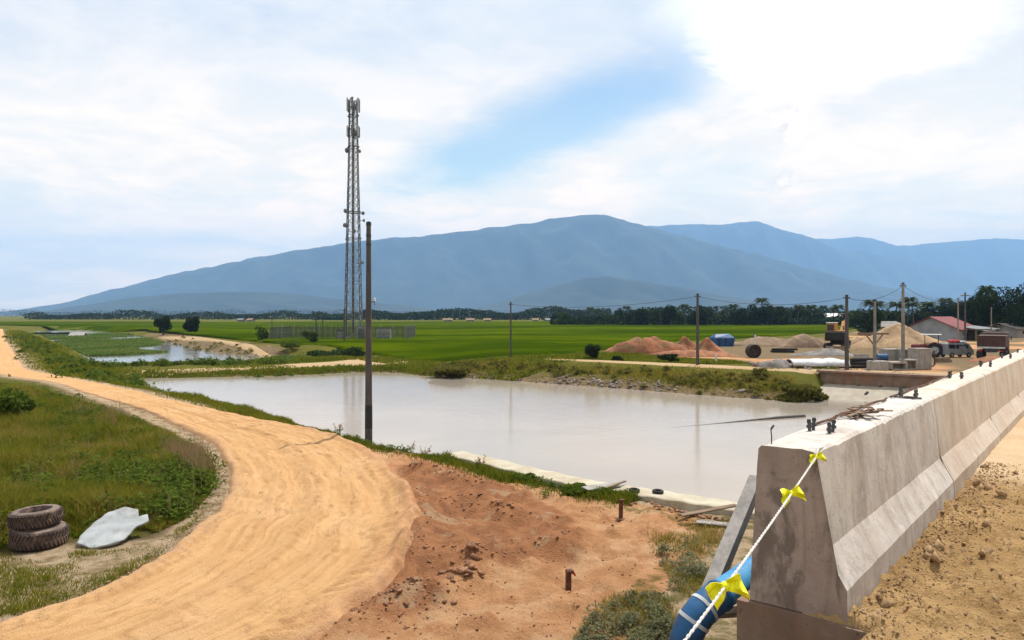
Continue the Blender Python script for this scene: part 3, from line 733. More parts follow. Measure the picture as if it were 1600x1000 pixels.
def hill(name, crest, Y0, front, back, seed, label, rows=46, dx=45.0):
    cx = np.array([(p[0]-CX)/F*Y0 for p in crest]); cz = np.array([(HY-p[1])/F*Y0+CH for p in crest])
    xs = np.arange(cx[0], cx[-1], dx); n = len(xs)
    hc = np.interp(xs, cx, cz)
    k = np.ones(5)/5; hc = np.convolve(np.pad(hc, 2, mode='edge'), k, 'valid')
    hc = hc*(1+0.05*(fbm(xs/700, xs*0+seed, 4, seed)-0.5)) + (fbm(xs/90, xs*0+seed, 3, seed+5)-0.5)*26*np.clip(hc/300, 0, 1)
    end = sst(0, 6, np.arange(n))*sst(0, 6, n-1-np.arange(n))
    hc = hc*end
    v = np.linspace(0, 1, rows); vb = np.linspace(0, 1, 10)[1:]
    X = np.repeat(xs[:, None], rows+9, 1); Y = np.zeros_like(X); Z = np.zeros_like(X)
    wig = (fbm(xs/1500, xs*0+1.7, 3, seed+9)-0.5)*front*0.35
    for j in range(rows):
        t = v[j]; Y[:, j] = Y0-front*(1-t)+wig*t*0.0
        sp = fbm(xs/520+0.6*t, xs*0+t*1.6+seed, 5, seed+21); sp = 1-np.abs(2*sp-1)*1.6
        Z[:, j] = hc*(t**1.25)*(1+0.6*(sp-0.55)*4*t*(1-t)) + (fbm(xs/120, xs*0+t*14, 3, seed+31)-0.5)*40*t*(1-t)*np.clip(hc/300, 0, 1)
    for j, t in enumerate(vb): Y[:, rows+j] = Y0+back*t; Z[:, rows+j] = hc*(1-t)**1.3
    Z -= 3.0*(1-np.clip(Z/20, 0, 1))
    m = rows+9; i = (np.arange(m-1)[None, :]+np.arange(n-1)[:, None]*m).ravel()
    q = np.stack([i, i+m, i+m+1, i+1], 1)
    tag(obj(name, np_mesh(name, np.stack([X, Y, np.maximum(Z, -3)], -1).reshape(-1, 3), q, smooth=True), M['hill']), label, 'hill', kind='structure')
hill('hills', [(30, 491), (60, 488), (130, 470), (200, 447), (270, 428), (330, 416), (400, 402), (470, 389), (540, 381), (600, 373), (650, 370), (720, 361), (780, 355), (830, 349), (860, 341), (900, 335), (930, 334), (960, 339), (1000, 350), (1060, 366), (1130, 384), (1200, 402), (1280, 424), (1330, 437), (1400, 452), (1470, 466), (1560, 480), (1640, 490)],
     7300, 1350, 1300, 3, 'broad forested mountain rising behind the rice field')
hill('hills', [(900, 372), (1000, 353), (1060, 352), (1120, 351), (1185, 347), (1212, 357), (1260, 368), (1310, 388), (1380, 397), (1430, 408), (1500, 430), (1580, 456), (1680, 484), (1720, 491)],
     10800, 1300, 900, 8, 'paler flat-topped ridge right of the main mountain')
hill('hills', [(1150, 378), (1260, 371), (1300, 373), (1350, 370), (1400, 383), (1470, 380), (1550, 371), (1600, 373), (1700, 390), (1800, 430), (1900, 470)],
     12900, 1300, 500, 14, 'faintest most distant range at the right edge')
hill('hills', [(60, 491), (130, 478), (200, 466), (300, 457), (400, 456), (480, 462), (560, 470), (650, 479), (740, 490)],
     4500, 600, 700, 21, 'low wooded foothill below the left shoulder of the mountain', 24, 30)
hill('hills', [(700, 490), (790, 470), (860, 447), (930, 431), (1000, 437), (1080, 453), (1180, 470), (1290, 488)],
     4700, 600, 500, 27, 'rounded wooded foothill below the mountain summit', 24, 30)

# the air over the plain
def make_haze():
    mb = MB(); mb.box((0, 5750, 702), (23000, 16700, 1416))
    m = bpy.data.materials.new('haze_air'); m.use_nodes = True
    t = NT(m.node_tree); t.n.clear(); out = t.node('ShaderNodeOutputMaterial')
    v = t.node('ShaderNodeVolumePrincipled'); v.inputs['Color'].default_value = (0.34, 0.60, 1.0, 1); v.inputs['Density'].default_value = 1.08e-4
    v.inputs['Anisotropy'].default_value = 0.0
    t.link(v.outputs[0], out.inputs['Volume'])
    m.volume_intersection_method = 'FAST' if hasattr(m, 'volume_intersection_method') else m.name
    o = mb.build('haze', m); tag(o, 'pale blue haze in the air over the plain', 'haze', kind='stuff')
try: make_haze()
except Exception as e: print('haze', e)

# ------------------------------------------------------------------ bridge deck and concrete barrier
A0 = Vector((1.378, 4.27, 0)); DV = Vector((0.635, 0.773, 0)).normalized(); RV = Vector((DV.y, -DV.x, 0)); DECK = 2.55
ROT = math.atan2(DV.y, DV.x)            # local x runs along the barrier, local -y to the road side
def BP(s, w, z): p = A0+DV*s+RV*w; return Vector((p.x, p.y, z))
def BL(s, w, z): return Vector((s, -w, z))     # same, in the barrier's local frame
def barrier_root(name, s, label, cat, group=None): return empty(name, BP(s, 0, DECK), ROT, label, cat, group)

def make_bridge():
    root = empty('bridge', BP(0, 0, 0), ROT, 'brown concrete bridge edge under the barrier', 'bridge')
    mb = MB(); mb.box((30.0, -6.0, 2.096), (60.08, 12.12, 0.90)); mb.v = [(x, y, z-(0.07 if z > 2.5 and y < -0.5 else 0.0)) for x, y, z in mb.v]; mb.build('deck_slab', M['slab'], root)
    mb = MB(); mb.box((4.4, -6.0, 0.3), (9.0, 11.9, 2.65)); mb.build('abutment', M['slab'], root)
    mb = MB(); mb.box((-5.55, -6.7, 0.9), (11.0, 12.2, 3.12)); mb.build('approach_fill', M['slab'], root)
    mb = MB(); mb.box((24.0, -6.0, 0.0), (1.0, 11.0, 3.27)); mb.build('pier', M['slab'], root)
    mb = MB(); mb.box((0.42, 0.37, 0.75), (1.15, 0.60, 1.6)); mb.build('wing_wall', M['slab'], root)
make_bridge()

def deck_rough(S, W): return 1-sst(3.6, 5.0, S+(fbm(S*1.2, W*1.2, 3, 91)-0.5)*1.6)
def deck_z(S, W):
    X = A0.x+DV.x*S+RV.x*W; Y = A0.y+DV.y*S+RV.y*W; rough = deck_rough(S, W)
    Z = DECK+0.015+(fbm(X*0.9, Y*0.9, 3, 93)-0.5)*0.05 + rough*((fbm(X*5, Y*5, 5, 95, 0.6)-0.5)*0.085+np.maximum(fbm(X*11, Y*11, 3, 96)-0.53, 0)*0.20+(fbm(X*20, Y*20, 2, 98)-0.5)*0.045) + (1-rough)*(0.05+(fbm(X*3, Y*3, 3, 97)-0.5)*0.02)
    Z = np.maximum(Z+0.012, DECK+0.004+0.01*fbm(X*9, Y*9, 3, 90)) - 0.008*np.exp(-((W-0.565)/0.045)**2)*rough
    return Z - 0.6*(1-sst(-0.05, 0.0, S))*(1-sst(0.52, 0.66, W))
def make_deck_road():
    ss = np.concatenate([np.arange(-6, -1.5, 0.25), np.arange(-1.5, 6.0, 0.026), 6.0*1.045**np.arange(0, 50)]); ws = np.concatenate([np.arange(0.30, 3.6, 0.026), 3.6*1.07**np.arange(0, 16)])
    ws = ws[ws < 12]; ss = ss[ss < 59]
    S, W = np.meshgrid(ss, ws, indexing='ij')
    X = A0.x+DV.x*S+RV.x*W; Y = A0.y+DV.y*S+RV.y*W
    rough = deck_rough(S, W); Z = deck_z(S, W)
    tint = np.stack([1-rough, 1-rough, 1-rough, np.ones_like(S)], -1).reshape(-1, 4)
    nw = len(ws); i = (np.arange(nw-1)[None, :]+np.arange(len(ss)-1)[:, None]*nw).ravel()
    q = np.stack([i, i+1, i+nw+1, i+nw], 1)[:, ::-1]
    m = bpy.data.materials.new('deck_soil'); m.use_nodes = True
    t = NT(m.node_tree); t.n.clear(); out = t.node('ShaderNodeOutputMaterial'); p = t.node('ShaderNodeBsdfPrincipled'); t.link(p.outputs[0], out.inputs[0])
    p.inputs['Roughness'].default_value = 1.0; p.inputs['Specular IOR Level'].default_value = 0.03
    v = t.node('ShaderNodeNewGeometry').outputs['Position']; at = t.node('ShaderNodeAttribute'); at.attribute_name = 'tint'
    nA = t.noise(v, 1.3, 6, 0.62, 0.2); nB = t.noise(v, 9.0, 6, 0.7); nC = t.noise(v, 45.0, 4, 0.7)
    a = t.mix(t.rng(nA, 0.35, 0.65), rgba((0.45, 0.285, 0.130)), rgba((0.32, 0.195, 0.085)))
    a = t.mix(t.rng(nB, 0.5, 0.72, 0, 0.6), a, rgba((0.50, 0.335, 0.155))); a = t.mix(t.rng(nC, 0.56, 0.72, 0, 0.6), a, rgba((0.12, 0.075, 0.04)))
    b = t.mix(t.rng(nA, 0.35, 0.65), rgba((0.66, 0.49, 0.31)), rgba((0.60, 0.42, 0.25)))
    t.link(t.mix(at.outputs['Fac'], a, b), p.inputs['Base Color'])
    bu = t.node('ShaderNodeBump'); bu.inputs['Distance'].default_value = 0.03; t.link(t.math('ADD', nB, nC), bu.inputs['Height']); t.link(bu.outputs[0], p.inputs['Normal'])
    tag(obj('bridge_road', np_mesh('bridge_road', np.stack([X, Y, Z], -1).reshape(-1, 3), q, tint=tint, smooth=True), m), 'rough unpaved bridge approach in the right foreground', 'road', kind='structure')
make_deck_road()

def ico(seed, sub=1, rough=0.35, flat=0.7):
    bm = bmesh.new(); bmesh.ops.create_icosphere(bm, subdivisions=sub, radius=1.0); r = random.Random(seed)
    ph = [r.uniform(0, 6) for _ in range(6)]
    for v in bm.verts:
        p = v.co.copy(); k = 1+rough*(math.sin(p.x*2.3+ph[0])*math.sin(p.y*2.7+ph[1])+0.6*math.sin(p.z*3.9+ph[2]+p.x*2))+r.uniform(-rough, rough)*0.4
        v.co = Vector((p.x*k, p.y*k*0.85, p.z*k*flat))
    vs = np.array([v.co[:] for v in bm.verts]); fs = np.array([[v.index for v in f.verts] for f in bm.faces]); bm.free(); return vs, fs

def scatter_stones(name, pts, sizes, mat_, label, cat, sub=1, flat=0.65, seed=0, sink=0.25):
    protos = [ico(seed+k, sub, 0.55, flat) for k in range(5)]
    V = []; T = []; b = 0; r = np.random.RandomState(seed)
    for i, (p, s) in enumerate(zip(pts, sizes)):
        vs, fs = protos[i % 5]; a = r.uniform(0, 6.28); c, s_ = math.cos(a), math.sin(a)
        q = np.stack([vs[:, 0]*c-vs[:, 1]*s_, vs[:, 0]*s_+vs[:, 1]*c, vs[:, 2]], 1)*s*np.array([r.uniform(.8, 1.3), r.uniform(.8, 1.3), r.uniform(.7, 1.1)])
        V.append(q+np.array([p[0], p[1], p[2]+s*flat*(1-2*sink)*0.6])); T.append(fs+b); b += len(vs)
    return tag(obj(name, np_mesh(name, np.concatenate(V), None, np.concatenate(T)), mat_), label, cat, kind='stuff')

# clods and stones on the bridge approach
def deck_stones():
    r = np.random.RandomState(5); pts = []; sz = []
    for i in range(6500):
        s = r.uniform(-1.0, 5.2); w = 0.56+abs(r.normal(0, 1.5)) if i % 3 else 0.56+abs(r.normal(0, 0.15))
        if w > 4: continue
        k = 0.004+0.026*r.beta(1.0, 8.0)
        if r.rand() < 0.012: k = r.uniform(0.03, 0.05)
        pts.append((s, w)); sz.append(k)
    A = np.array(pts); z = deck_z(A[:, 0], A[:, 1]); pts = [BP(a, b_, c) for (a, b_), c in zip(A, z)]
    scatter_stones('loose_stones', pts, sz, M['clod'], 'loose clods and small stones on the rough bridge approach', 'stones', 1, 0.7, 3, 0.3)
deck_stones()

PROFILE = [(0.0, 0.0), (0.05, 0.885), (0.068, 0.902), (0.352, 0.905), (0.372, 0.888), (0.421, 0.365), (0.530, 0.172), (0.535, 0.0)]
def barrier_seg(i, s0, L, mat_):
    lab = ['pale stained concrete road barrier at right front, nearest segment with stained brown end'] + ['dusty %s segment of the concrete road barrier, counted from the near end' % k for k in ('second', 'third', 'fourth', 'fifth', 'sixth')]
    root = barrier_root('concrete_barrier', s0, lab[i], 'barrier', 'concrete barrier segments along the bridge edge')
    # dense profile
    prof = []
    for (a, b) in zip(PROFILE[:-1], PROFILE[1:]):
        n = max(1, int(math.dist(a, b)/0.05)); prof += [(a[0]+(b[0]-a[0])*k/n, a[1]+(b[1]-a[1])*k/n) for k in range(n)]
    prof.append(PROFILE[-1]); m = len(prof); ns = int(L/0.05) if i < 2 else int(L/0.25)
    pr = np.array(prof); ss = np.linspace(0, L, ns+1)
    S = np.repeat(ss[:, None], m, 1); W = np.repeat(pr[None, :, 0], ns+1, 0).copy(); Z = np.repeat(pr[None, :, 1], ns+1, 0).copy()
    nz = (fbm(S*4+s0*3, Z*4+W*3, 4, 7+i)-0.5); up = Z > 0.01
    W += np.where(up, nz*0.014, 0); Z += np.where(Z > 0.86, (fbm(S*5, W*9, 3, 8+i)-0.5)*0.008, 0)
    # chipped arrises at the ends
    S = S+np.where((S == 0) & up, (np.maximum(fbm(Z*9, W*9, 3, 19+i)-0.55, 0)*0.05+0.002)*(1 if i == 0 else 0), 0)
    if i < 2: Z = Z-np.where((Z > 0.87) & ((W > 0.33) | (W < 0.09)), np.maximum(fbm(S*9, W*3, 4, 77+i)-0.62, 0)*0.09, 0)
    V = np.stack([S, -W, Z], -1).reshape(-1, 3)
    k = (np.arange(m-1)[None, :]+np.arange(ns)[:, None]*m).ravel(); q = np.stack([k, k+1, k+m+1, k+m], 1)
    me = np_mesh('body', V, q, smooth=False)
    bm = bmesh.new(); bm.from_mesh(me); bm.verts.ensure_lookup_table()
    for base in (0, ns*m):
        f = bm.faces.new([bm.verts[base+j] for j in range(m)])
        bmesh.ops.triangulate(bm, faces=[f])
    bmesh.ops.recalc_face_normals(bm, faces=bm.faces); bm.to_mesh(me); bm.free()
    me.polygons.foreach_set('use_smooth', np.ones(len(me.polygons), bool)); me.set_sharp_from_angle(angle=math.radians(16))
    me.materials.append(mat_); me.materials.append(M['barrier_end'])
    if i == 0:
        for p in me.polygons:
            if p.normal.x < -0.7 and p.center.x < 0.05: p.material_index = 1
    obj('body', me, None, root)
    return root
segs = []; s = 0.0; LS = 3.37
for i in range(6):
    segs.append((barrier_seg(i, s, LS-0.007, M['barrier'] if i == 0 else M['barrier_dusty']), s)); s += LS
# anchor bolts cast into the top
bolt = MB(); bolt.tube([(0, 0, -0.03), (0, 0, 0.085)], 0.0105, 8); bolt.lathe([(0.0, 0.030), (0.019, 0.030), (0.019, 0.048), (0.0, 0.048)], 6); bolt.lathe([(0.0, 0.062), (0.014, 0.062), (0.014, 0.080), (0.0, 0.080)], 6)
bolt_me = bolt.mesh('anchor_bolt', True); bolt_me.materials.append(M['bolt'])
k = 0
while True:
    sb = 0.72+2.55*k
    if sb > LS*6-0.3: break
    for w in (0.125, 0.245):
        for ds in (-0.035, 0.035):
            ss_ = sb+ds; root, s0 = segs[min(int(ss_/LS), 5)]
            obj('anchor_bolt', bolt_me, None, root, BL(ss_-s0, w, 0.90+rnd.uniform(-.012, .012)), (rnd.uniform(-.1, .1), rnd.uniform(-.1, .1), rnd.uniform(0, 3)))
    k += 1
# reinforcing rod along the back edge of the top
def rod(s0, s1, label):
    pts = [BP(s0+(s1-s0)*j/12, 0.085+0.012*math.sin(j*1.3), DECK+0.918+0.004*math.sin(j*2.1)) for j in range(13)]
    b = MB(); b.tube(pts, 0.009, 6); tag(b.build('steel_rod', M['rust'], None, True), label, 'rod')
rod(0.95, 2.9, 'thin rusty steel rod lying near the front of the barrier top')
rod(3.05, 6.2, 'long thin steel rod lying farther back along the barrier top')
# wire stub with a bent tip
b = MB(); p = BP(0.12, 0.085, DECK+0.89); b.tube([p, p+Vector((0, 0, 0.05)), p+Vector((-0.004, 0, 0.085)), p+Vector((0.012, 0, 0.11))], 0.0035, 6); b.tube([p+Vector((-0.004, 0, 0.09)), p+Vector((0.016, 0.01, 0.112))], 0.006, 6)
tag(b.build('wire_stub', M['darksteel'], None, True), 'thin bent wire stub standing on the near corner of the barrier', 'wire')
# wood scraps heaped on the barrier top
def wood_scraps():
    r = random.Random(4); c = BP(1.62, 0.22, DECK+0.907)
    for i in range(16):
        L = r.uniform(0.08, 0.30); a = ROT+r.uniform(-0.9, 0.9)+(1.2 if i % 4 == 0 else 0); b = MB()
        b.box((0, 0, 0), (L, r.uniform(0.015, 0.04), r.uniform(0.006, 0.016)), bev=0.003)
        me = b.mesh('wood_scrap')
        o = obj('wood_scrap', me, M['timber'] if i % 3 else M['rust'], None, c+DV*r.uniform(-0.2, 0.2)+RV*r.uniform(-0.08, 0.08)+Vector((0, 0, 0.012+0.0035*i)), (r.uniform(-.08, .08), r.uniform(-.08, .08), a))
        tag(o, 'small brown wood scrap in the heap on the barrier top', 'scrap', 'wood scraps heaped on the barrier top')
wood_scraps()
b = MB(); p = BP(3.12, 0.20, DECK+0.915); b.bar(p-RV*0.10, p+RV*0.12, 0.02, 0.014); b.bar(p-RV*0.02+DV*0.05, p+RV*0.08-DV*0.06+Vector((0, 0, 0.012)), 0.022, 0.014)
tag(b.build('steel_plate_offcut', M['bolt']), 'dark steel offcut lying before the second bolt group', 'offcut')

# marker rope with yellow ribbons
def rope():
    p0 = BP(0.0, 0.375, DECK+0.875); p1 = PD(1066, 1000, 2.15); p2 = p1+(p1-p0)*0.22
    root = empty('marker_rope', p0, 0, 'taut white marker rope with yellow ribbons tied to the barrier corner', 'rope')
    d = p2-p0; pts = [d*t+Vector((0, 0, -0.05*4*t*(1-t)*0.4)) for t in np.linspace(0, 1, 24)]
    b = MB()
    for ph in (0, math.pi):     # two twisted strands
        q = []
        for j in range(160):
            t = j/159; base = d*t+Vector((0, 0, -0.02*4*t*(1-t))); a = t*260+ph
            e1 = d.cross(Vector((0, 0, 1))).normalized(); e2 = e1.cross(d).normalized()
            q.append(base+(e1*math.cos(a)+e2*math.sin(a))*0.0026)
        b.tube(q, 0.0034, 6)
    b.build('cord', M['rope'], root, True)
    end = BP(0.35, 0.34, DECK+0.905)-p0
    b = MB(); b.tube([Vector((0, 0, 0)), Vector((0, 0, 0.03))+(end)*0.15, end*0.5+Vector((0, 0, .01)), end], 0.004, 6); b.build('knot', M['rope'], root, True)
    # stake that holds the other end, out of frame
    st = MB(); st.tube([p2+Vector((0, 0, 0.12)), Vector((p2.x, p2.y, DECK-0.2))], 0.012, 8)
    tag(st.build('steel_stake', M['rust'], None, True), 'rusty steel stake holding the free end of the marker rope', 'stake')
    r = random.Random(12)
    for t, sz in ((0.004, 0.05), (0.245, 0.062), (0.655, 0.075)):
        c = d*t+Vector((0, 0, -0.02*4*t*(1-t)))
        if t < 0.01: c = c+Vector((0.0, -0.006, 0.0))
        # crumpled bow: a knotted centre and flaring folds
        bm = bmesh.new(); n = 9; m = 7
        for lobe in range(2):
            ang0 = (0.5 if lobe == 0 else 3.5)+r.uniform(-.3, .3)
            grid = []
            for i in range(n):
                row = []
                for j in range(m):
                    u = i/(n-1); v = j/(m-1)-0.5
                    wd = sz*(0.25+1.15*u**0.7); ln = sz*(0.95 if lobe == 0 else 0.75)*u
                    x = math.cos(ang0)*ln-math.sin(ang0)*wd*v; z = math.sin(ang0)*ln*0.8+math.cos(ang0)*wd*v-0.3*sz*u*u
                    y = 0.22*sz*math.sin(v*9+lobe*2+t*20)*u + 0.1*sz*math.sin(u*6+v*4)+r.uniform(-.02, .02)*sz
                    row.append(bm.verts.new((x, y, z)))
                grid.append(row)
            for i in range(n-1):
                for j in range(m-1): bm.faces.new((grid[i][j], grid[i][j+1], grid[i+1][j+1], grid[i+1][j]))
        bmesh.ops.create_icosphere(bm, subdivisions=2, radius=sz*0.24)
        me = bpy.data.meshes.new('ribbon'); bm.to_mesh(me); bm.free()
        o = obj('ribbon', me, M['ribbon'], root, c)
        sm = o.modifiers.new('thick', 'SOLIDIFY'); sm.thickness = 0.0016
rope()

# blue pipe, grey prop and formwork behind the near end
def pipe():
    pts = [PD(1236, 862, 5.75), PD(1190, 886, 5.35), PD(1140, 920, 5.0), PD(1112, 940, 4.88), PD(1090, 962, 4.82), PD(1074, 992, 4.80), PD(1066, 1040, 4.80)]
    pts += [Vector((pts[-1].x-0.02, pts[-1].y, z)) for z in (1.4, 0.8, -0.05)]
    c = catmull([tuple(p) for p in pts], 6); c = [Vector(p) for p in c]
    o = c[-1].copy(); root = empty('blue_pipe', (o.x, o.y, 0), 0, 'bright blue bent drain pipe behind the barrier end', 'pipe')
    loc = [p-Vector((o.x, o.y, 0)) for p in c]
    b = MB(); b.tube(loc[:16], 0.098, 20); b.build('straight_run', M['bluepipe'], root, True)
    b = MB(); b.tube(loc[15:34], 0.105, 20); b.build('elbow', M['bluedark'], root, True)
    b = MB(); b.tube(loc[33:], 0.098, 20); b.build('drop_run', M['bluepipe'], root, True)
    for k in (15, 21, 26):
        b = MB(); t = (loc[k+1]-loc[k]).normalized(); b.tube([loc[k]-t*0.012, loc[k]+t*0.012], 0.109, 20); b.build('collar', M['sheet'] if k != 15 else M['bluedark'], root, True)
pipe()
b = MB()
p0, p1 = PD(1181, 745, 6.25), PD(1093, 955, 5.35)
b.bar(p0, p1, 0.105, 0.03); mid = Vector((0.05, 0.03, -0.05)); b.bar(p0+mid, p1+mid, 0.02, 0.11)
tag(b.build('leaning_channel', M['timbergrey']), 'grey channel beam leaning behind the barrier end', 'beam')
b = MB(); p0, p1 = PD(1118, 958, 5.15), PD(1210, 952, 4.9); b.bar(p0, p1, 0.16, 0.03)
tag(b.build('formwork_plank', M['timber']), 'brown formwork plank under the blue pipe', 'plank')

# ------------------------------------------------------------------ pond edge: concrete sill, loose boards, stakes
def make_sill():
    pts = []
    for a, bb in [(690, 716), (740, 728), (800, 744), (860, 758), (900, 767), (950, 776), (1000, 783), (1060, 793), (1150, 808), (1260, 826)]:
        pts.append(PZ(a, bb, 0.0))
    C = catmull(pts, 6); root = empty('concrete_sill', (C[0][0], C[0][1], 0), 0, 'pale low concrete sill along the near edge of the pond', 'sill')
    n = len(C); V = []; q = []
    for i in range(n):
        a = C[max(i-1, 0)]; bb = C[min(i+1, n-1)]; t = (bb-a)/np.hypot(*(bb-a)); nrm = np.array([-t[1], t[0]])
        lo = C[i]+nrm*0.05; hi = C[i]+nrm*0.80
        zt = 0.13+0.012*math.sin(i*1.7)+rnd.uniform(-.008, .008)
        for P_, z in ((lo, -0.75), (lo, zt-0.02), (lo+nrm*0.03, zt), (hi-nrm*0.04, zt-0.01), (hi, zt-0.04), (hi+nrm*0.05, -1.5)): V.append((P_[0]-C[0][0], P_[1]-C[0][1], z))
    for i in range(n-1):
        for j in range(5): q.append((i*6+j, i*6+j+1, i*6+6+j+1, i*6+6+j))
    me = bpy.data.meshes.new('coping'); me.from_pydata(V, [], q); bm = bmesh.new(); bm.from_mesh(me)
    bm.verts.ensure_lookup_table(); bm.faces.new([bm.verts[j] for j in range(5, -1, -1)]); bm.faces.new([bm.verts[(n-1)*6+j] for j in range(6)])
    bmesh.ops.recalc_face_normals(bm, faces=bm.faces); bm.to_mesh(me); bm.free()
    obj('coping', me, M['sill'], root)
    return C
SILL = make_sill()
def board(px, py, L, w, rz, label, mt, z=0.12, ry=0.0, th=0.03):
    p = PZ(px, py, z); b = MB(); b.box((0, 0, 0), (L, w, th), bev=0.006)
    tag(b.build('loose_board', M[mt], None, False, (p[0], p[1], z), (0.05, ry, rz)), label, 'board')
board(940, 760, 0.95, 0.30, 0.5, 'pale grey board lying across the sill near the grass end', 'timbergrey', 0.19)
board(962, 757, 0.9, 0.07, 0.9, 'thin split board beside the pale grey one on the sill', 'timber', 0.22)
board(1108, 797, 1.25, 0.14, 0.25, 'dark brown plank lying on the sill near the bridge', 'timber', 0.22, -0.10)
board(1085, 803, 0.9, 0.12, 0.6, 'rough timber tilted against the land side of the sill', 'rust', 0.03, 0.25)
board(1120, 818, 0.8, 0.2, -0.4, 'broken board lying in the grass behind the sill', 'timbergrey', 0.05)
for px, py, lab in ((991, 771, 'left of two black rubber rings lying on the sill'), (1028, 773, 'right of two black rubber rings lying on the sill')):
    p = PZ(px, py, 0.1); b = MB(); b.lathe([(0.10+0.035*math.cos(a), 0.035*math.sin(a)) for a in np.linspace(0, 2*math.pi, 9)[:-1]], 18, closed=True)
    tag(b.build('rubber_ring', M['rubber2'], None, True, (p[0], p[1], 0.175), (0.05, 0.03, 0)), lab, 'ring')
def stake(px, py, h, w, label, mt, rib=False):
    p = G(px, py); root = empty('survey_stake', p, 0.3, label, 'stake'); b = MB(); b.box((0, 0, h/2-0.1), (w, w, h+0.2), rx=0.03, bev=0.006); b.build('shaft', M[mt], root)
    b = MB(); b.box((0.02, -0.004, h-0.02), (w*1.5, w*1.4, 0.035), bev=0.006); b.build('head', M[mt], root)
    if rib:
        b = MB(); b.box((0.06, -0.01, h-0.05), (0.09, 0.012, 0.03), ry=0.4); b.box((0.10, 0.0, h-0.08), (0.06, 0.012, 0.025), ry=0.9); b.build('tie', M['redcloth'], root)
    b = MB(); b.box((0, 0, 0.01), (w*3.0, w*2.6, 0.04), bev=0.015); b.build('collar', M['redclod'], root)
stake(888, 920, 0.36, 0.075, 'rusty brown survey stake with red tie in the red soil', 'rust', True)
stake(970, 807, 0.42, 0.07, 'short rusty stake standing behind the concrete sill', 'rust')

# ------------------------------------------------------------------ tyres and white sheet on the verge
def tyre(loc, R, hole, wd, tilt, rz, label, top, lugs):
    root = empty('tyre', loc, 0, label, 'tyre', 'stacked old truck tyres'); root.rotation_euler = (tilt, tilt*0.6, rz)
    prof = []
    for a in np.linspace(0, 2*math.pi, 21)[:-1]:
        c, s_ = math.cos(a), math.sin(a); k = 2.6
        x = (abs(c)**(2/k))*math.copysign(1, c); z = (abs(s_)**(2/k))*math.copysign(1, s_)
        prof.append(((R+hole)/2+x*(R-hole)/2, wd/2+z*wd/2))
    b = MB(); b.lathe(prof, 48, closed=True); me = b.mesh('carcass', True)
    for v in me.vertices:
        v.co += Vector((rnd.uniform(-1, 1), rnd.uniform(-1, 1), rnd.uniform(-1, 1)))*0.004
    me.materials.append(M['rubber']); me.materials.append(M['rubbertop'])
    for p in me.polygons:
        if p.center.z > wd*0.93: p.material_index = 1  # upward faces take the paler rubber
    obj('carcass', me, None, root)
    b = MB()
    for i in range(lugs):
        a = 2*math.pi*i/lugs
        for zz, sh in ((wd*0.30, 0.0), (wd*0.70, math.pi/lugs)):
            b.box((math.cos(a+sh)*(R-0.004), math.sin(a+sh)*(R-0.004), zz), (0.035, 2*math.pi*R/lugs*0.55, wd*0.36), rz=a+sh, rx=0.35 if zz < wd*0.5 else -0.35, bev=0.006)
    b.build('tread', M['rubber'], root)
    b = MB(); b.lathe([(hole+0.03, wd*0.97), (hole+0.045, wd*1.005), (hole+0.06, wd*0.97)], 48); b.build('bead', M['rubbertop'], root, True)
tp = G(58, 850)
tyre(tp+Vector((0.04, 0, 0.0)), 0.455, 0.235, 0.355, 0.02, 0.2, 'lower dusty truck tyre with worn tread at left', False, 40)
tyre(tp+Vector((-0.03, 0.02, 0.365)), 0.415, 0.235, 0.29, -0.035, 1.0, 'upper bleached tyre lying on top of the other tyre', True, 44)

def crumpled(name, outline, depth_fn, th, mt, label, cat, seed, amp=0.03):
    pts3 = [depth_fn(*p) for p in outline]; c = sum(pts3, Vector())/len(pts3)
    bm = bmesh.new(); vs = [bm.verts.new(p-c) for p in pts3]; f = bm.faces.new(vs); f.normal_update()
    nrm = f.normal.copy()
    if nrm.z < 0: nrm = -nrm
    r = bmesh.ops.extrude_face_region(bm, geom=[f]); ev = [e for e in r['geom'] if isinstance(e, bmesh.types.BMVert)]
    for v in ev: v.co += nrm*th
    bmesh.ops.triangulate(bm, faces=bm.faces[:]); 
    for _ in range(3): bmesh.ops.subdivide_edges(bm, edges=bm.edges[:], cuts=1, use_grid_fill=True)
    for v in bm.verts:
        p = v.co; k = float(fbm(np.array([p.x*5+p.z*3]), np.array([p.y*5+p.z*4]), 3, seed)[0])-0.5
        v.co += nrm*k*amp*2
    bmesh.ops.recalc_face_normals(bm, faces=bm.faces)
    for _ in range(2): bmesh.ops.smooth_vert(bm, verts=bm.verts[:], factor=0.5, use_axis_x=True, use_axis_y=True, use_axis_z=True)
    me = bpy.data.meshes.new(name); bm.to_mesh(me); bm.free(); me.polygons.foreach_set('use_smooth', np.ones(len(me.polygons), bool))
    return tag(obj(name, me, M[mt], None, c), label, cat)
SHEETC = PD(178, 828, 13.75)
crumpled('white_sheet', [(120, 851), (128, 838), (150, 816), (172, 802), (195, 795), (216, 796), (217, 810), (231, 806), (233, 815), (212, 826), (198, 840), (186, 851), (162, 857), (138, 858)],
         lambda x, y: PD(x, y, 13.2+1.25*(858-y)/62.0), 0.045, 'sheetgrey', 'crumpled white plastic sheet lying in the grass beside the tyres', 'sheet', 5, 0.045)

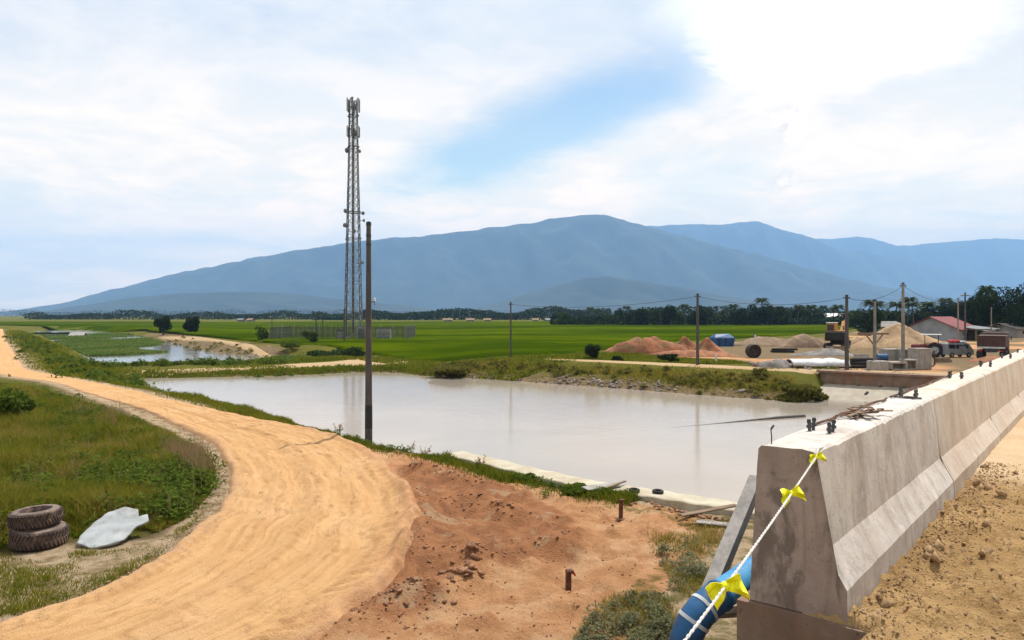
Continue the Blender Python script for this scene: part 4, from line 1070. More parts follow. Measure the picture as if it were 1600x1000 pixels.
# ------------------------------------------------------------------ soil clods
def clods():
    r = np.random.RandomState(8); pts = []; sz = []
    for pts_px, n, spread, s0, s1 in (([(665, 870), (720, 882), (790, 872), (870, 860)], 60, 0.2, 0.015, 0.07), ([(690, 800), (720, 792), (760, 797), (800, 812)], 50, 0.2, 0.02, 0.06), ([(640, 735), (700, 745), (760, 765)], 60, 0.2, 0.02, 0.07),
                                      ([(680, 932), (720, 908), (735, 885)], 30, 0.15, 0.03, 0.13), ([(560, 985), (620, 945), (655, 930)], 110, 0.25, 0.015, 0.06), ([(640, 770), (662, 800), (660, 850), (620, 900), (520, 990)], 160, 0.22, 0.01, 0.035), ([(960, 780), (1060, 800), (1130, 812)], 60, 0.15, 0.03, 0.09)):
        L = catmull([PZ(*p) for p in pts_px], 20)
        for _ in range(n):
            p = L[r.randint(len(L))]+r.normal(0, spread, 2); k = s0+(s1-s0)*r.beta(1, 3.5); pts.append((p[0], p[1], 0.0)); sz.append(k)
    for _ in range(700):
        px, py = r.uniform(520, 1080), r.uniform(720, 1000)
        p = PZ(px, py); 
        if float(sd_poly(np.array([p[0]]), np.array([p[1]]), RED)[0]) > 0: continue
        pts.append((p[0], p[1], 0.0)); sz.append(0.008+0.05*r.beta(1, 7))
    A = np.array(pts); A[:, 2] = H(A[:, 0], A[:, 1]); pts = A
    scatter_stones('soil_clods', pts, sz, M['redclod'], 'broken clods scattered over the red soil', 'clods', 1, 0.7, 21)
    pts = []; sz = []
    for _ in range(1500):
        k = r.randint(2, 9); t = r.rand(); a = np.array(RL[k])*(1-t)+np.array(RL[k+1])*t; c = np.array(RR[k])*(1-t)+np.array(RR[k+1])*t
        e = r.normal(0, 0.035)
        if r.rand() < 0.25: e = r.uniform(0.05, 0.95)
        p = a+(c-a)*e; pts.append((p[0], p[1], 0.0)); sz.append(0.008+0.035*r.beta(1, 5))
    A = np.array(pts); A[:, 2] = H(A[:, 0], A[:, 1])+0.03; pts = A
    scatter_stones('road_gravel', pts, sz, M['clod'], 'small stones along the verge and surface of the dirt road', 'gravel', 1, 0.7, 41)
clods()

# ------------------------------------------------------------------ utility poles and wires
def near_pole():
    b0 = G(576, 682); Hh = CH+(HY-348)/F*b0.y-b0.z
    root = empty('utility_pole', b0, 0.2, 'tall dark tapered utility pole standing at the near pond bank', 'pole')
    b = MB(); b.tube([(0, 0, -0.5), (0, 0, 1.2), (0, 0, 3.0), (0, 0, Hh)], [0.135, 0.125, 0.112, 0.078], 16); b.build('shaft', M['polesteel'], root, True)
    b = MB(); b.tube([(0, 0, 0.85), (0, 0, 1.65)], [0.131, 0.126], 16); b.build('black_band', M['poleblack'], root, True)
    b = MB(); b.lathe([(0.0, Hh+0.05), (0.08, Hh+0.03), (0.092, Hh-0.04), (0.092, Hh-0.10), (0.078, Hh-0.10)], 14); b.build('cap', M['poleblack'], root, True)
    z = (682-446)/F*b0.y
    b = MB(); b.bar((0.07, 0, z), (0.2, 0, z), 0.03); b.tube([(0.2, 0, z-0.12), (0.2, 0, z+0.12)], 0.012, 6); b.build('bracket', M['darksteel'], root)
    b = MB(); b.lathe([(0.0, 0.10), (0.045, 0.085), (0.05, 0.05), (0.03, 0.04), (0.05, 0.02), (0.05, -0.01), (0.0, -0.02)], 12, c=(0.2, 0, z+0.04)); b.build('insulator', M['white'], root, True)
    for zz in (Hh-0.45, Hh-0.75):
        b = MB(); b.lathe([(0.078, zz-0.03), (0.094, zz-0.03), (0.094, zz+0.03), (0.078, zz+0.03)], 14, closed=True); b.build('clamp_band', M['darksteel'], root, True)
near_pole()

def pole(px, py, ptop, r, mt, label, arm=None, group='thin utility poles across the water', rz=0.0):
    b0 = G(px, py); Hh = CH+(HY-ptop)/F*b0.y-b0.z
    root = empty('utility_pole', b0, rz, label, 'pole', group)
    b = MB(); b.tube([(0, 0, -0.4), (0, 0, Hh*0.5), (0, 0, Hh)], [r*1.15, r, r*0.75], 10); b.build('shaft', M[mt], root, True)
    b = MB(); b.tube([(0, 0, Hh-0.02), (0, 0, Hh+0.06)], r*0.85, 10); b.build('cap', M['poleblack'], root, True)
    if arm:
        b = MB(); b.box((0, 0, Hh-0.25), (arm, 0.09, 0.09)); b.build('crossarm', M['timber'], root)
    for k, off in enumerate((-1, 1)):
        b = MB(); b.lathe([(0.0, 0.12), (0.05, 0.10), (0.055, 0.02), (0.0, 0.0)], 8, c=(off*(arm/2*0.9 if arm else r+0.05), 0, Hh-0.2)); b.build('insulator', M['white'] if arm else M['darksteel'], root, True)
    return b0+Vector((0, 0, Hh-0.15))
t1 = pole(798, 558, 473, 0.085, 'polesteel', 'thin dark pole alone at the rice field edge, centre')
t2 = pole(1090, 571, 460, 0.11, 'polesteel', 'dark pole standing in front of the red earth heaps')
t3 = pole(1323, 579, 462, 0.125, 'polesteel', 'dark pole beside the excavator and white sheeting')
t4 = pole(1411, 578, 443, 0.115, 'poleconc', 'tallest grey concrete pole before the tan sand heap', None)
t5 = pole(1367, 578, 470, 0.10, 'poleconc', 'pale grey pole behind the wooden beam frame')
t6 = pole(1508, 548, 458, 0.10, 'polesteel', 'dark pole rising by the red-roofed house', 0.9)
t7 = pole(1497, 540, 466, 0.09, 'poleconc', 'pale pole just left of the red-roofed house pole')
t8 = pole(1549, 545, 480, 0.07, 'poleconc', 'thin pale pole standing behind the brown truck')
t9 = pole(494, 533, 489, 0.10, 'polesteel', 'short dark post with a lamp, left of the mast compound')
pole(504, 533, 501, 0.07, 'polesteel', 'small thin post right beside the lamp post')
pole(538, 535, 483, 0.12, 'polesteel', 'dark post against the foot of the telecom mast')
pole(425, 531, 497, 0.06, 'polesteel', 'thin leaning post by the bush left of the compound')
def wire(a, b_, sag, label, dz=0.0):
    b = MB(); pts = []
    for k in range(21):
        t = k/20; p = a.lerp(b_, t); pts.append(p+Vector((0, 0, dz-sag*4*t*(1-t))))
    b.tube(pts, 0.014, 5); tag(b.build('power_line', M['wire'], None, True), label, 'wire', 'power lines between the poles')
wire(t2, t3, 0.55, 'sagging black wire between the heap pole and the excavator pole')
wire(t3, t4, 0.5, 'sagging black wire between the excavator pole and the tallest pole')
wire(t4, t6, 0.9, 'sagging black wire from the tallest pole to the house pole')
wire(t1, t2, 0.5, 'faint black wire between the centre pole and the heap pole')

# ------------------------------------------------------------------ telecom mast and its compound
def tower():
    b0 = G(552, 531); Hh = CH+(HY-155)/F*b0.y-b0.z
    root = empty('telecom_mast', b0, math.radians(20), 'tall galvanised lattice telecom mast with dishes and antennas', 'mast')
    def half(z): return 1.30*(1-z/Hh)+0.50*(z/Hh) if z < Hh*0.72 else 0.724-0.16*(z/Hh-0.72)/0.28
    lv = []; z = 0.0
    while z < Hh-0.8:
        lv.append(z); z += max(half(z)*1.55, 1.15)
    lv.append(Hh)
    cs = ((-1, -1), (1, -1), (1, 1), (-1, 1))
    for i, (sx, sy) in enumerate(cs):
        b = MB()
        for z0, z1 in zip(lv[:-1], lv[1:]): b.tube([(sx*half(z0), sy*half(z0), z0), (sx*half(z1), sy*half(z1), z1)], 0.085 if z0 < Hh*0.6 else 0.065, 6)
        b.build('leg', M['maststeel'] if i else M['darksteel'], root)
    for i in range(4):
        (ax, ay), (bx, by) = cs[i], cs[(i+1) % 4]; b = MB()
        for z0, z1 in zip(lv[:-1], lv[1:]):
            h0, h1 = half(z0), half(z1)
            b.bar((ax*h0, ay*h0, z0), (bx*h1, by*h1, z1), 0.075); b.bar((bx*h0, by*h0, z0), (ax*h1, ay*h1, z1), 0.075); b.bar((ax*h0, ay*h0, z0), (bx*h0, by*h0, z0), 0.06)
        b.build('bracing', M['maststeel'] if i % 2 else M['steel'], root)
    b = MB()
    for x in (-0.22, 0.22): b.bar((x, -0.15, 0.5), (x, -0.15, Hh-1), 0.06)
    for z in np.arange(0.6, Hh-1, 0.45): b.bar((-0.22, -0.15, z), (0.22, -0.15, z), 0.035)
    b.build('ladder', M['steel'], root)
    b = MB(); b.box((-0.05, 0.05, Hh/2), (0.34, 0.10, Hh-2)); b.build('feeder_cables', M['darksteel'], root)
    for z in (Hh*0.53, Hh*0.42, Hh*0.80, Hh*0.93):
        h = half(z)+0.16; b = MB()
        for (ax, ay), (bx, by) in zip(cs, cs[1:]+cs[:1]): b.bar((ax*h, ay*h, z), (bx*h, by*h, z), 0.10)
        b.build('platform', M['darksteel'], root)
    for z, hh in ((Hh-0.95, 2.1), (Hh*0.865, 1.7)):
        for k in range(6):
            a = k*math.pi/3+0.2; r = 1.0
            p = b = MB(); b.box((math.cos(a)*r, math.sin(a)*r, z), (0.16, 0.34, hh), rz=a, bev=0.03); b.bar((math.cos(a)*0.5, math.sin(a)*0.5, z-hh*.3), (math.cos(a)*r, math.sin(a)*r, z-hh*.3), 0.05); b.bar((math.cos(a)*0.5, math.sin(a)*0.5, z+hh*.3), (math.cos(a)*r, math.sin(a)*r, z+hh*.3), 0.05)
            b.build('panel_antenna', M['antenna'] if k % 2 else M['dish'], root)
        b = MB()
        for k in range(3): a = k*2.1+0.7; b.box((math.cos(a)*0.7, math.sin(a)*0.7, z-0.3), (0.3, 0.3, 0.6), rz=a)
        b.build('radio_units', M['dish'], root)
    th = -math.radians(20)
    def dish(xw, zf, R, toward):
        z = Hh*zf; x, y = xw*math.cos(th)-(-0.35)*math.sin(th), xw*math.sin(th)+(-0.35)*math.cos(th)
        b = MB(); b.lathe([(0.0, -R*0.55), (R*0.6, -R*0.42), (R*0.98, 0.0), (R, R*0.12), (R*0.95, R*0.14), (0.0, R*0.2)], 16, axis='Y')
        o = b.build('dish', M['dish'], root, True, (x, y, z), (0, 0, toward)); 
        b = MB(); b.bar((x, y, z), (x*0.4, y*0.4, z-0.1), 0.08); b.build('dish_mount', M['darksteel'], root)
    for a in ((-0.98, 0.785, 0.42, 0.8), (1.05, 0.782, 0.30, 3.6), (-1.22, 0.535, 0.34, 2.2), (1.62, 0.525, 0.30, 3.4), (1.78, 0.495, 0.28, 4.0), (-1.25, 0.475, 0.36, 2.6), (0.2, 0.45, 0.30, 2.9), (1.55, 0.32, 0.25, 3.6)): dish(*a)
    b = MB()
    for sx, sy in cs: b.box((sx*1.30, sy*1.30, 0.15), (0.7, 0.7, 0.7), bev=0.04)
    b.build('footing', M['grey_conc'], root)
    b = MB(); b.tube([(0, 0, Hh), (0, 0, Hh+0.5)], 0.02, 6); b.build('lightning_rod', M['steel'], root)
    return b0
TB = tower()
def cabinet(dx, dy, w, d, h, mt, label):
    p = TB+Vector((dx, dy, 0)); p.z = Hs(p.x, p.y); root = empty('equipment_cabinet', p, 0.1, label, 'cabinet', 'equipment in the mast compound')
    b = MB(); b.box((0, 0, h/2+0.1), (w, d, h), bev=0.03); b.build('housing', M[mt], root)
    b = MB(); b.box((0, 0, 0.02), (w+0.2, d+0.2, 0.3)); b.build('plinth', M['grey_conc'], root)
    b = MB(); b.box((0, 0, h+0.15), (w+0.16, d+0.2, 0.07)); b.build('lid', M['darksteel'], root)
    b = MB(); b.box((0, -d/2-0.012, h*0.52), (w*0.8, 0.02, h*0.75), bev=0.005); b.build('door', M['antenna'] if mt != 'antenna' else M['dish'], root)
cabinet(1.9, -2.6, 1.3, 1.0, 2.1, 'antenna', 'pale grey equipment cabinet at the foot of the mast')
cabinet(5.4, -2.8, 2.2, 1.4, 1.7, 'white', 'whitish equipment cabinet right of the near pole')
cabinet(-1.4, -3.1, 1.0, 0.9, 1.5, 'dish', 'dark grey equipment cabinet left of the mast foot')
def fence():
    x0, x1, dpt, hh = (435-552)/F*TB.y, (640-552)/F*TB.y, 11.0, 2.15
    root = empty('compound_fence', TB+Vector((0, 0, 0)), 0, 'grey-green wire fence with posts around the mast compound', 'fence')
    corners = [(x0, -4.2), (x1, -4.2), (x1, dpt-4.2), (x0, dpt-4.2)]
    bay = MB(); L = 2.0
    for k in range(24): bay.bar((L*(k+0.5)/24, 0, 0.05), (L*(k+0.5)/24, 0, hh-0.05), 0.03)
    for z in (0.1, hh*0.5, hh-0.1): bay.bar((0, 0, z), (L, 0, z), 0.045)
    bme = bay.mesh('mesh_panel'); bme.materials.append(M['fencegreen'])
    pm = MB(); pm.tube([(0, 0, -0.3), (0, 0, hh+0.15)], 0.05, 8); pm.bar((0, 0, hh+0.12), (0, 0.2, hh+0.4), 0.05); pme = pm.mesh('post'); pme.materials.append(M['poleconc'])
    for (ax, ay), (bx, by) in zip(corners, corners[1:]+corners[:1]):
        d = math.hypot(bx-ax, by-ay); n = int(round(d/L)); a = math.atan2(by-ay, bx-ax)
        for k in range(n):
            x, y = ax+(bx-ax)*k/n, ay+(by-ay)*k/n
            z = Hs(TB.x+x, TB.y+y)-TB.z
            obj('post', pme, None, root, (x, y, z), (0, 0, a))
            o = obj('mesh_panel', bme, None, root, (x, y, z), (0, 0, a)); o.scale = (d/n/L, 1, 1)
M['fencegreen'] = mat('fence_green_grey', (0.10, 0.115, 0.07), (0.06, 0.075, 0.04), 1.2, 0.8)
fence()

# ------------------------------------------------------------------ earth heaps and the works yard
def heap(px, py, wpx, hpx, mt, label, cat='heap', group=None, seed=0, name='earth_heap', skew=0.0, depth=0.7, rz=0.0, sharp=1.3, rough=0.22):
    p = G(px, py); w = wpx/F*p.y; h = hpx/F*p.y; p = p+Vector((0, w*depth*0.25, 0)); p.z = Hs(p.x, p.y)
    n, m = 44, 16; V = [(skew*w*0.5, 0, h)]; q = []; T = []
    for j in range(1, m+1):
        r = j/m
        for k in range(n):
            a = 2*math.pi*k/n
            rr = r*(1+0.22*math.sin(a*2+seed)+0.13*math.sin(a*5+seed*2.1))
            x, y = math.cos(a)*rr*w/2+skew*w*0.5*(1-r), math.sin(a)*rr*w*depth/2
            f = max(1-r, 0)**sharp if sharp >= 1 else (1-r**2)
            nz = float(fbm(np.array([x*1.1+seed*7]), np.array([y*1.1+3]), 4, seed)[0])-0.5
            V.append((x, y, h*f*(1+nz*rough*2.6)+nz*rough*h*0.6*min(1, (1-r)*4)-0.12*(r > 0.98)))
    T = [(0, 1+k, 1+(k+1) % n) for k in range(n)]
    for j in range(m-1):
        for k in range(n): q.append((1+j*n+k, 1+(j+1)*n+k, 1+(j+1)*n+(k+1) % n, 1+j*n+(k+1) % n))
    me = np_mesh(name, V, q, T, smooth=True)
    return tag(obj(name, me, M[mt], None, p, (0, 0, rz)), label, cat, group)
GH = 'earth heaps in the works yard'
heap(1010, 553, 120, 26, 'redearth', 'leftmost red earth heap with a grassy top', 'heap', GH, 1, depth=0.45, sharp=0.5)
heap(1070, 550, 74, 23, 'redearth', 'peaked red earth heap left of the dark pole', 'heap', GH, 2, depth=0.5)
heap(1108, 551, 62, 22, 'redearth', 'small red earth heap right of the dark pole', 'heap', GH, 3, depth=0.5)
heap(1085, 557, 150, 10, 'redearth', 'low spread of orange soil in front of the red heaps', 'heap', GH, 4, depth=0.3, sharp=0.5)
heap(1200, 541, 130, 13, 'brownearth', 'long low brown earth bank behind the blue cover', 'heap', GH, 5, depth=0.3, sharp=0.5)
heap(1258, 543, 86, 19, 'brownearth', 'rounded brown earth heap left of the excavator', 'heap', GH, 6, depth=0.5, sharp=0.5)
heap(1348, 541, 70, 13, 'tanearth', 'low tan soil heap right of the excavator', 'heap', GH, 7, depth=0.5, sharp=0.5)
heap(1418, 547, 135, 43, 'tanearth', 'tallest tan sand heap in front of the red-roofed house', 'heap', GH, 8, depth=0.7, sharp=1.0, rough=0.10)
heap(1292, 556, 90, 13, 'greyearth', 'sloping grey gravel heap below the excavator', 'heap', GH, 9, depth=0.5, sharp=1.0, skew=0.3)
heap(1213, 576, 52, 15, 'greyearth', 'small grey rubble heap by the far bank track', 'heap', GH, 10, depth=0.5, sharp=0.5, rough=0.4)
heap(1570, 566, 110, 8, 'redearth', 'low reddish soil spread near the brown truck', 'heap', GH, 11, depth=0.5, sharp=0.5)

def at(px, py): return G(px, py)
def sz(p, px): return px/F*p.y

# blue covered skip
p = at(1129, 541); W_ = sz(p, 32); H_ = sz(p, 19)
root = empty('covered_skip', p, 0.15, 'blue tarpaulin-covered skip behind the red heaps', 'skip')
b = MB(); b.add([(-W_*.5, -W_*.3, 0), (W_*.42, -W_*.3, 0), (W_*.42, W_*.3, 0), (-W_*.5, W_*.3, 0), (-W_*.55, -W_*.34, H_*.75), (W_*.5, -W_*.34, H_*.7), (W_*.5, W_*.34, H_*.7), (-W_*.55, W_*.34, H_*.75)], [(3, 2, 1, 0), (0, 1, 5, 4), (1, 2, 6, 5), (2, 3, 7, 6), (3, 0, 4, 7), (4, 5, 6, 7)]); b.build('bin', M['bluetarp'], root)
b = MB(); b.add([(-W_*.57, -W_*.36, H_*.68), (W_*.52, -W_*.36, H_*.62), (W_*.52, W_*.36, H_*.62), (-W_*.57, W_*.36, H_*.68), (-W_*.40, -W_*.1, H_*1.0), (W_*.30, -W_*.12, H_*1.02), (W_*.30, W_*.14, H_*.98), (-W_*.40, W_*.14, H_*.96)], [(0, 1, 5, 4), (1, 2, 6, 5), (2, 3, 7, 6), (3, 0, 4, 7), (4, 5, 6, 7)]); b.build('tarpaulin', M['bluetarp'], root)
b = MB(); 
for x in (-.3, 0, .3): b.box((W_*x, -W_*.325, H_*.36), (0.10, 0.10, H_*.66), rx=0.08)
b.build('ribs', M['darksteel'], root)

# concrete pipe ring on edge + white marker post
p = at(1177, 559); R = sz(p, 10.5)
root = empty('concrete_pipe', p, 0.12, 'dark concrete pipe section standing on edge by the track', 'pipe')
b = MB(); b.lathe([(R*0.80, -0.35), (R, -0.35), (R, 0.35), (R*0.80, 0.35)], 28, axis='Y', c=(0, 0, R), closed=True); b.build('shell', M['darkrust'], root, True)
b = MB(); b.lathe([(0, -0.22), (R*0.81, -0.22), (R*0.81, -0.16), (0, -0.16)], 28, axis='Y', c=(0, 0, R)); b.build('packed_soil', M['darkrust'], root)  # plain dark disc across the bore of the pipe
p = at(1180, 549); root = empty('marker_post', p, 0, 'short white post behind the standing pipe section', 'post'); b = MB(); b.box((0, 0, 0.85), (0.16, 0.16, 1.9), bev=0.02); b.build('shaft', M['white'], root); b = MB(); b.box((0, 0, 1.82), (0.2, 0.2, 0.12), bev=0.02); b.build('head', M['darksteel'], root)
p = at(1119, 566); root = empty('marker_post', p, 0, 'tiny white post in the grass right of the heap pole', 'post'); b = MB(); b.box((0, 0, 0.22), (0.13, 0.13, 0.64), bev=0.02); b.build('shaft', M['white'], root); b = MB(); b.box((0, 0, 0.55), (0.15, 0.15, 0.06), bev=0.02); b.build('head', M['white'], root)

# timber stack under white sheeting
p = at(1282, 575); Wd = sz(p, 88)
root = empty('timber_stack', p, -0.06, 'low timber stack with white sheeting by the far track', 'timber stack')
for k in range(5):
    b = MB(); b.box((rnd.uniform(-.2, .2), 0.28*k, 0.14+0.05*(k % 2)), (Wd*rnd.uniform(.75, .95), 0.24, 0.2), rz=rnd.uniform(-.04, .04)); b.build('beam', M['timber'], root)
n = 26; m = 10; V = []; q = []
for i in range(n):
    for j in range(m):
        u, v = i/(n-1), j/(m-1); x = (u-.5)*Wd; y = -0.35+v*1.9
        V.append((x, y, 0.30+0.30*math.sin(v*3.14)**.6*(0.6+0.8*float(fbm(np.array([x*1.1]), np.array([y*1.3]), 3, 4)[0]))-0.16*(j == 0)))
for i in range(n-1):
    for j in range(m-1): q.append((i*m+j, (i+1)*m+j, (i+1)*m+j+1, i*m+j+1))
o = obj('sheeting', np_mesh('sheeting', V, q, smooth=True), M['sheet'], root); o.modifiers.new('thick', 'SOLIDIFY').thickness = 0.02

# precast culvert units
def culvert(px, py, wpx, hpx, rz, label, opened=True):
    p = at(px, py); w = sz(p, wpx); h = sz(p, hpx); d = w*0.9; t = 0.11
    root = empty('culvert_unit', p, rz, label, 'culvert', 'precast concrete culvert units by the track')
    for nm, c, s_ in (('side_wall', (-w/2+t/2, 0, h/2), (t, d, h)), ('side_wall', (w/2-t/2, 0, h/2), (t, d, h)), ('floor_slab', (0, 0, t/2+.003), (w-2*t-.004, d-.01, t)), ('top_slab', (0, 0, h-t/2-.003), (w-2*t-.004, d-.01, t))):
        b = MB(); b.box(c, s_, bev=0.015); b.build(nm, M['grey_conc'], root)
    b = MB(); b.box((0, d*0.15 if opened else -d*0.42, h/2), (w-2*t-.006, 0.08, h-2*t-.006)); b.build('back_wall', M['grey_conc'], root)
culvert(1392, 562, 26, 17, 0.05, 'leftmost light grey precast box in the group', False)
culvert(1414, 563, 20, 18, -0.05, 'second precast box from the left, set back')
culvert(1437, 577, 25, 33, 0.1, 'largest precast culvert unit at the right of the group', False)
culvert(1419, 578, 20, 17, 0.0, 'low precast unit against the largest one', True)
culvert(1399, 578, 26, 13, 0.03, 'lowest open precast unit with a dark mouth', True)
p = at(1371, 579); w = sz(p, 26); root = empty('concrete_block', p, 0.1, 'squat dark grey concrete block at the foot of the pale pole', 'block')
b = MB(); b.box((0, 0, 0.33), (w, w*0.7, 0.7), bev=0.05, taper=0.9); b.build('body', M['grey_conc'], root); b = MB(); b.tube([(-0.2, 0, 0.68), (-0.2, 0, 0.82), (0.2, 0, 0.82), (0.2, 0, 0.68)], 0.02, 6); b.build('lifting_loop', M['rust'], root)
p = at(1378, 564); root = empty('oil_drum', p, 0, 'dark blue drum lying behind the concrete block', 'drum'); b = MB(); b.lathe([(0, -.42), (.29, -.42), (.30, -.40), (.29, -.14), (.305, -.13), (.29, -.12), (.29, .12), (.305, .13), (.29, .14), (.30, .40), (.29, .42), (0, .42)], 20, axis='X', c=(0, 0, 0.30)); b.build('body', M['bluedark'], root, True); b = MB(); b.lathe([(0, 0.425), (.05, 0.425), (.05, .44), (0, .44)], 10, axis='X', c=(0, 0.12, 0.40)); b.build('bung', M['white'], root)
# wooden beam frame
p = at(1366, 563); root = empty('beam_frame', p, 0, 'brown timber T-frame with a long top beam before the sand heap', 'frame'); hh = sz(p, 41)
b = MB(); b.box((0, 0, hh/2-.1), (0.16, 0.16, hh+.1)); b.build('post', M['timber'], root); b = MB(); b.box((-0.1, 0, hh+.03), (sz(p, 48), 0.22, 0.16)); b.build('beam', M['timber'], root); b = MB(); b.bar((0.05, 0, hh*.6), (0.7, 0, hh-.06), 0.09); b.bar((-0.05, 0, hh*.6), (-0.7, 0, hh-.06), 0.09); b.build('brace', M['timber'], root)

def wheel(root, c, R, wd, tyre_m='rubber2', rim_m='antenna', axis='X'):
    b = MB(); prof = [(R*0.55, -wd/2), (R*0.92, -wd/2), (R, -wd*0.3), (R, wd*0.3), (R*0.92, wd/2), (R*0.55, wd/2)]
    b.lathe(prof, 20, axis=axis, c=(0, 0, 0), closed=True); o = b.build('wheel', M[tyre_m], root, True, c)
    b = MB(); b.lathe([(0, -wd*0.42), (R*0.18, -wd*0.42), (R*0.22, -wd*0.28), (R*0.56, -wd*0.3), (R*0.56, wd*0.3), (R*0.22, wd*0.28), (R*0.18, wd*0.42), (0, wd*0.42)], 16, axis=axis); b.build('rim', M[rim_m], o, True)

# excavator, seen from behind its left quarter
def excavator():
    p = at(1308, 546); S = sz(p, 41)/3.0
    root = empty('excavator', p, math.radians(-35), 'orange excavator with dark rear parked among the heaps', 'excavator'); root.scale = (S, S, S)
    for sx in (-1, 1):
        b = MB(); prof = [(-1.5, 0.35), (-1.3, 0.08), (-1.0, 0.0), (1.0, 0.0), (1.3, 0.08), (1.5, 0.35), (1.3, 0.62), (1.0, 0.72), (-1.0, 0.72), (-1.3, 0.62)]
        V = [(sx*0.95+s_*0.22, y, z) for s_ in (-1, 1) for y, z in prof]; n = len(prof)
        b.add(V, [tuple(range(n)), tuple(range(2*n-1, n-1, -1))]+[(k, n+k, n+(k+1) % n, (k+1) % n) for k in range(n)]); b.build('track', M['rubber2'], root)
    b = MB(); b.box((0, 0, 0.75), (1.2, 1.4, 0.4)); b.build('undercarriage', M['dark'], root)
    b = MB(); b.box((0.0, -0.1, 1.25), (2.3, 2.3, 0.5), bev=0.06); b.build('turntable_deck', M['orange'], root)
    b = MB(); b.box((0.1, -1.25, 1.55), (2.2, 0.7, 1.1), bev=0.16); b.build('counterweight', M['dark'], root)
    b = MB(); b.box((0.55, -0.35, 1.85), (1.1, 1.1, 0.75), bev=0.08); b.build('engine_cover', M['orange'], root)
    cb = MB(); cb.box((-0.62, 0.35, 2.22), (0.95, 1.5, 1.55), bev=0.10); c = cb.build('cab', M['orange'], root)
    b = MB(); b.box((-0.62, 0.35, 3.04), (1.02, 1.6, 0.1), bev=0.03); b.build('roof', M['white'], c)
    for c_, s_ in (((-1.105, 0.35, 2.45), (0.02, 1.1, 0.8)), ((-0.62, -0.41, 2.5), (0.7, 0.02, 0.7)), ((-0.62, 1.11, 2.4), (0.7, 0.02, 1.0))):
        b = MB(); b.box(c_, s_); b.build('window', M['glass'], c)
    b = MB(); b.bar((0.25, 0.9, 1.6), (0.25, 2.5, 3.1), 0.36, 0.42); b.bar((0.25, 2.5, 3.1), (0.25, 4.3, 2.3), 0.34, 0.38); b.build('boom', M['orange'], root)
    b = MB(); b.bar((0.25, 4.25, 2.35), (0.25, 3.7, 0.9), 0.26, 0.3); b.build('stick', M['orange'], root)
    b = MB(); b.tube([(0.25, 1.1, 1.3), (0.25, 2.3, 2.55)], 0.08, 8); b.tube([(0.25, 2.6, 3.35), (0.25, 4.1, 2.75)], 0.07, 8); b.build('hydraulic_ram', M['steel'], root)
    b = MB(); b.add([(-0.25, 3.4, 0.95), (0.75, 3.4, 0.95), (0.75, 4.0, 0.9), (-0.25, 4.0, 0.9), (-0.25, 3.2, 0.35), (0.75, 3.2, 0.35), (0.75, 3.7, 0.05), (-0.25, 3.7, 0.05)], [(0, 1, 2, 3), (7, 6, 5, 4), (4, 5, 1, 0), (2, 6, 7, 3), (1, 5, 6, 2), (0, 3, 7, 4)]); b.build('bucket', M['dark'], root)
    b = MB(); b.tube([(0.75, -0.5, 2.2), (0.75, -0.5, 2.7)], 0.06, 8); b.build('exhaust', M['darksteel'], root)
excavator()

# tractor with a flat canopy
def tractor():
    p = at(1450, 557); S = sz(p, 33)/2.25
    root = empty('tractor', p, math.radians(62), 'old tractor with a flat pale canopy beside the precast units', 'tractor'); root.scale = (S,)*3
    for x in (-0.75, 0.75): wheel(root, (x, -0.6, 0.72), 0.72, 0.42)
    for x in (-0.6, 0.6): wheel(root, (x, 1.25, 0.42), 0.42, 0.24)
    b = MB(); b.box((0, 0.75, 0.98), (0.62, 1.7, 0.62), bev=0.10); b.build('bonnet', M['redpaint'], root)
    b = MB(); b.box((0, 0.0, 0.62), (0.5, 2.4, 0.32)); b.build('chassis', M['darksteel'], root)
    b = MB(); b.box((0, -0.45, 1.05), (0.5, 0.5, 0.12), bev=0.03); b.box((0, -0.7, 1.3), (0.5, 0.1, 0.45), bev=0.03); b.build('seat', M['rubber2'], root)
    for x in (-0.75, 0.75):
        b = MB(); V = []; 
        for a in np.linspace(0.3, 2.6, 8): V += [(x-0.24, -0.6+math.cos(a)*0.8, 0.72+math.sin(a)*0.8), (x+0.24, -0.6+math.cos(a)*0.8, 0.72+math.sin(a)*0.8)]
        b.add(V, [(2*k, 2*k+1, 2*k+3, 2*k+2) for k in range(7)]); o = b.build('mudguard', M['redpaint'], root); o.modifiers.new('t', 'SOLIDIFY').thickness = 0.03
    for x, y in ((-0.5, -0.95), (0.5, -0.95), (-0.5, 0.3), (0.5, 0.3)):
        b = MB(); b.bar((x, y, 1.0), (x, y, 2.3), 0.05); b.build('canopy_post', M['darksteel'], root)
    b = MB(); b.box((0, -0.3, 2.34), (1.5, 1.9, 0.09), bev=0.03); b.build('canopy', M['white'], root)
    b = MB(); b.lathe([(0.17, -0.015), (0.2, -0.015), (0.2, 0.015), (0.17, 0.015)], 16, c=(0, 0.1, 1.4), closed=True); b.bar((0, 0.1, 1.4), (0, 0.35, 1.1), 0.04); b.build('steering_wheel', M['rubber2'], root)
tractor()

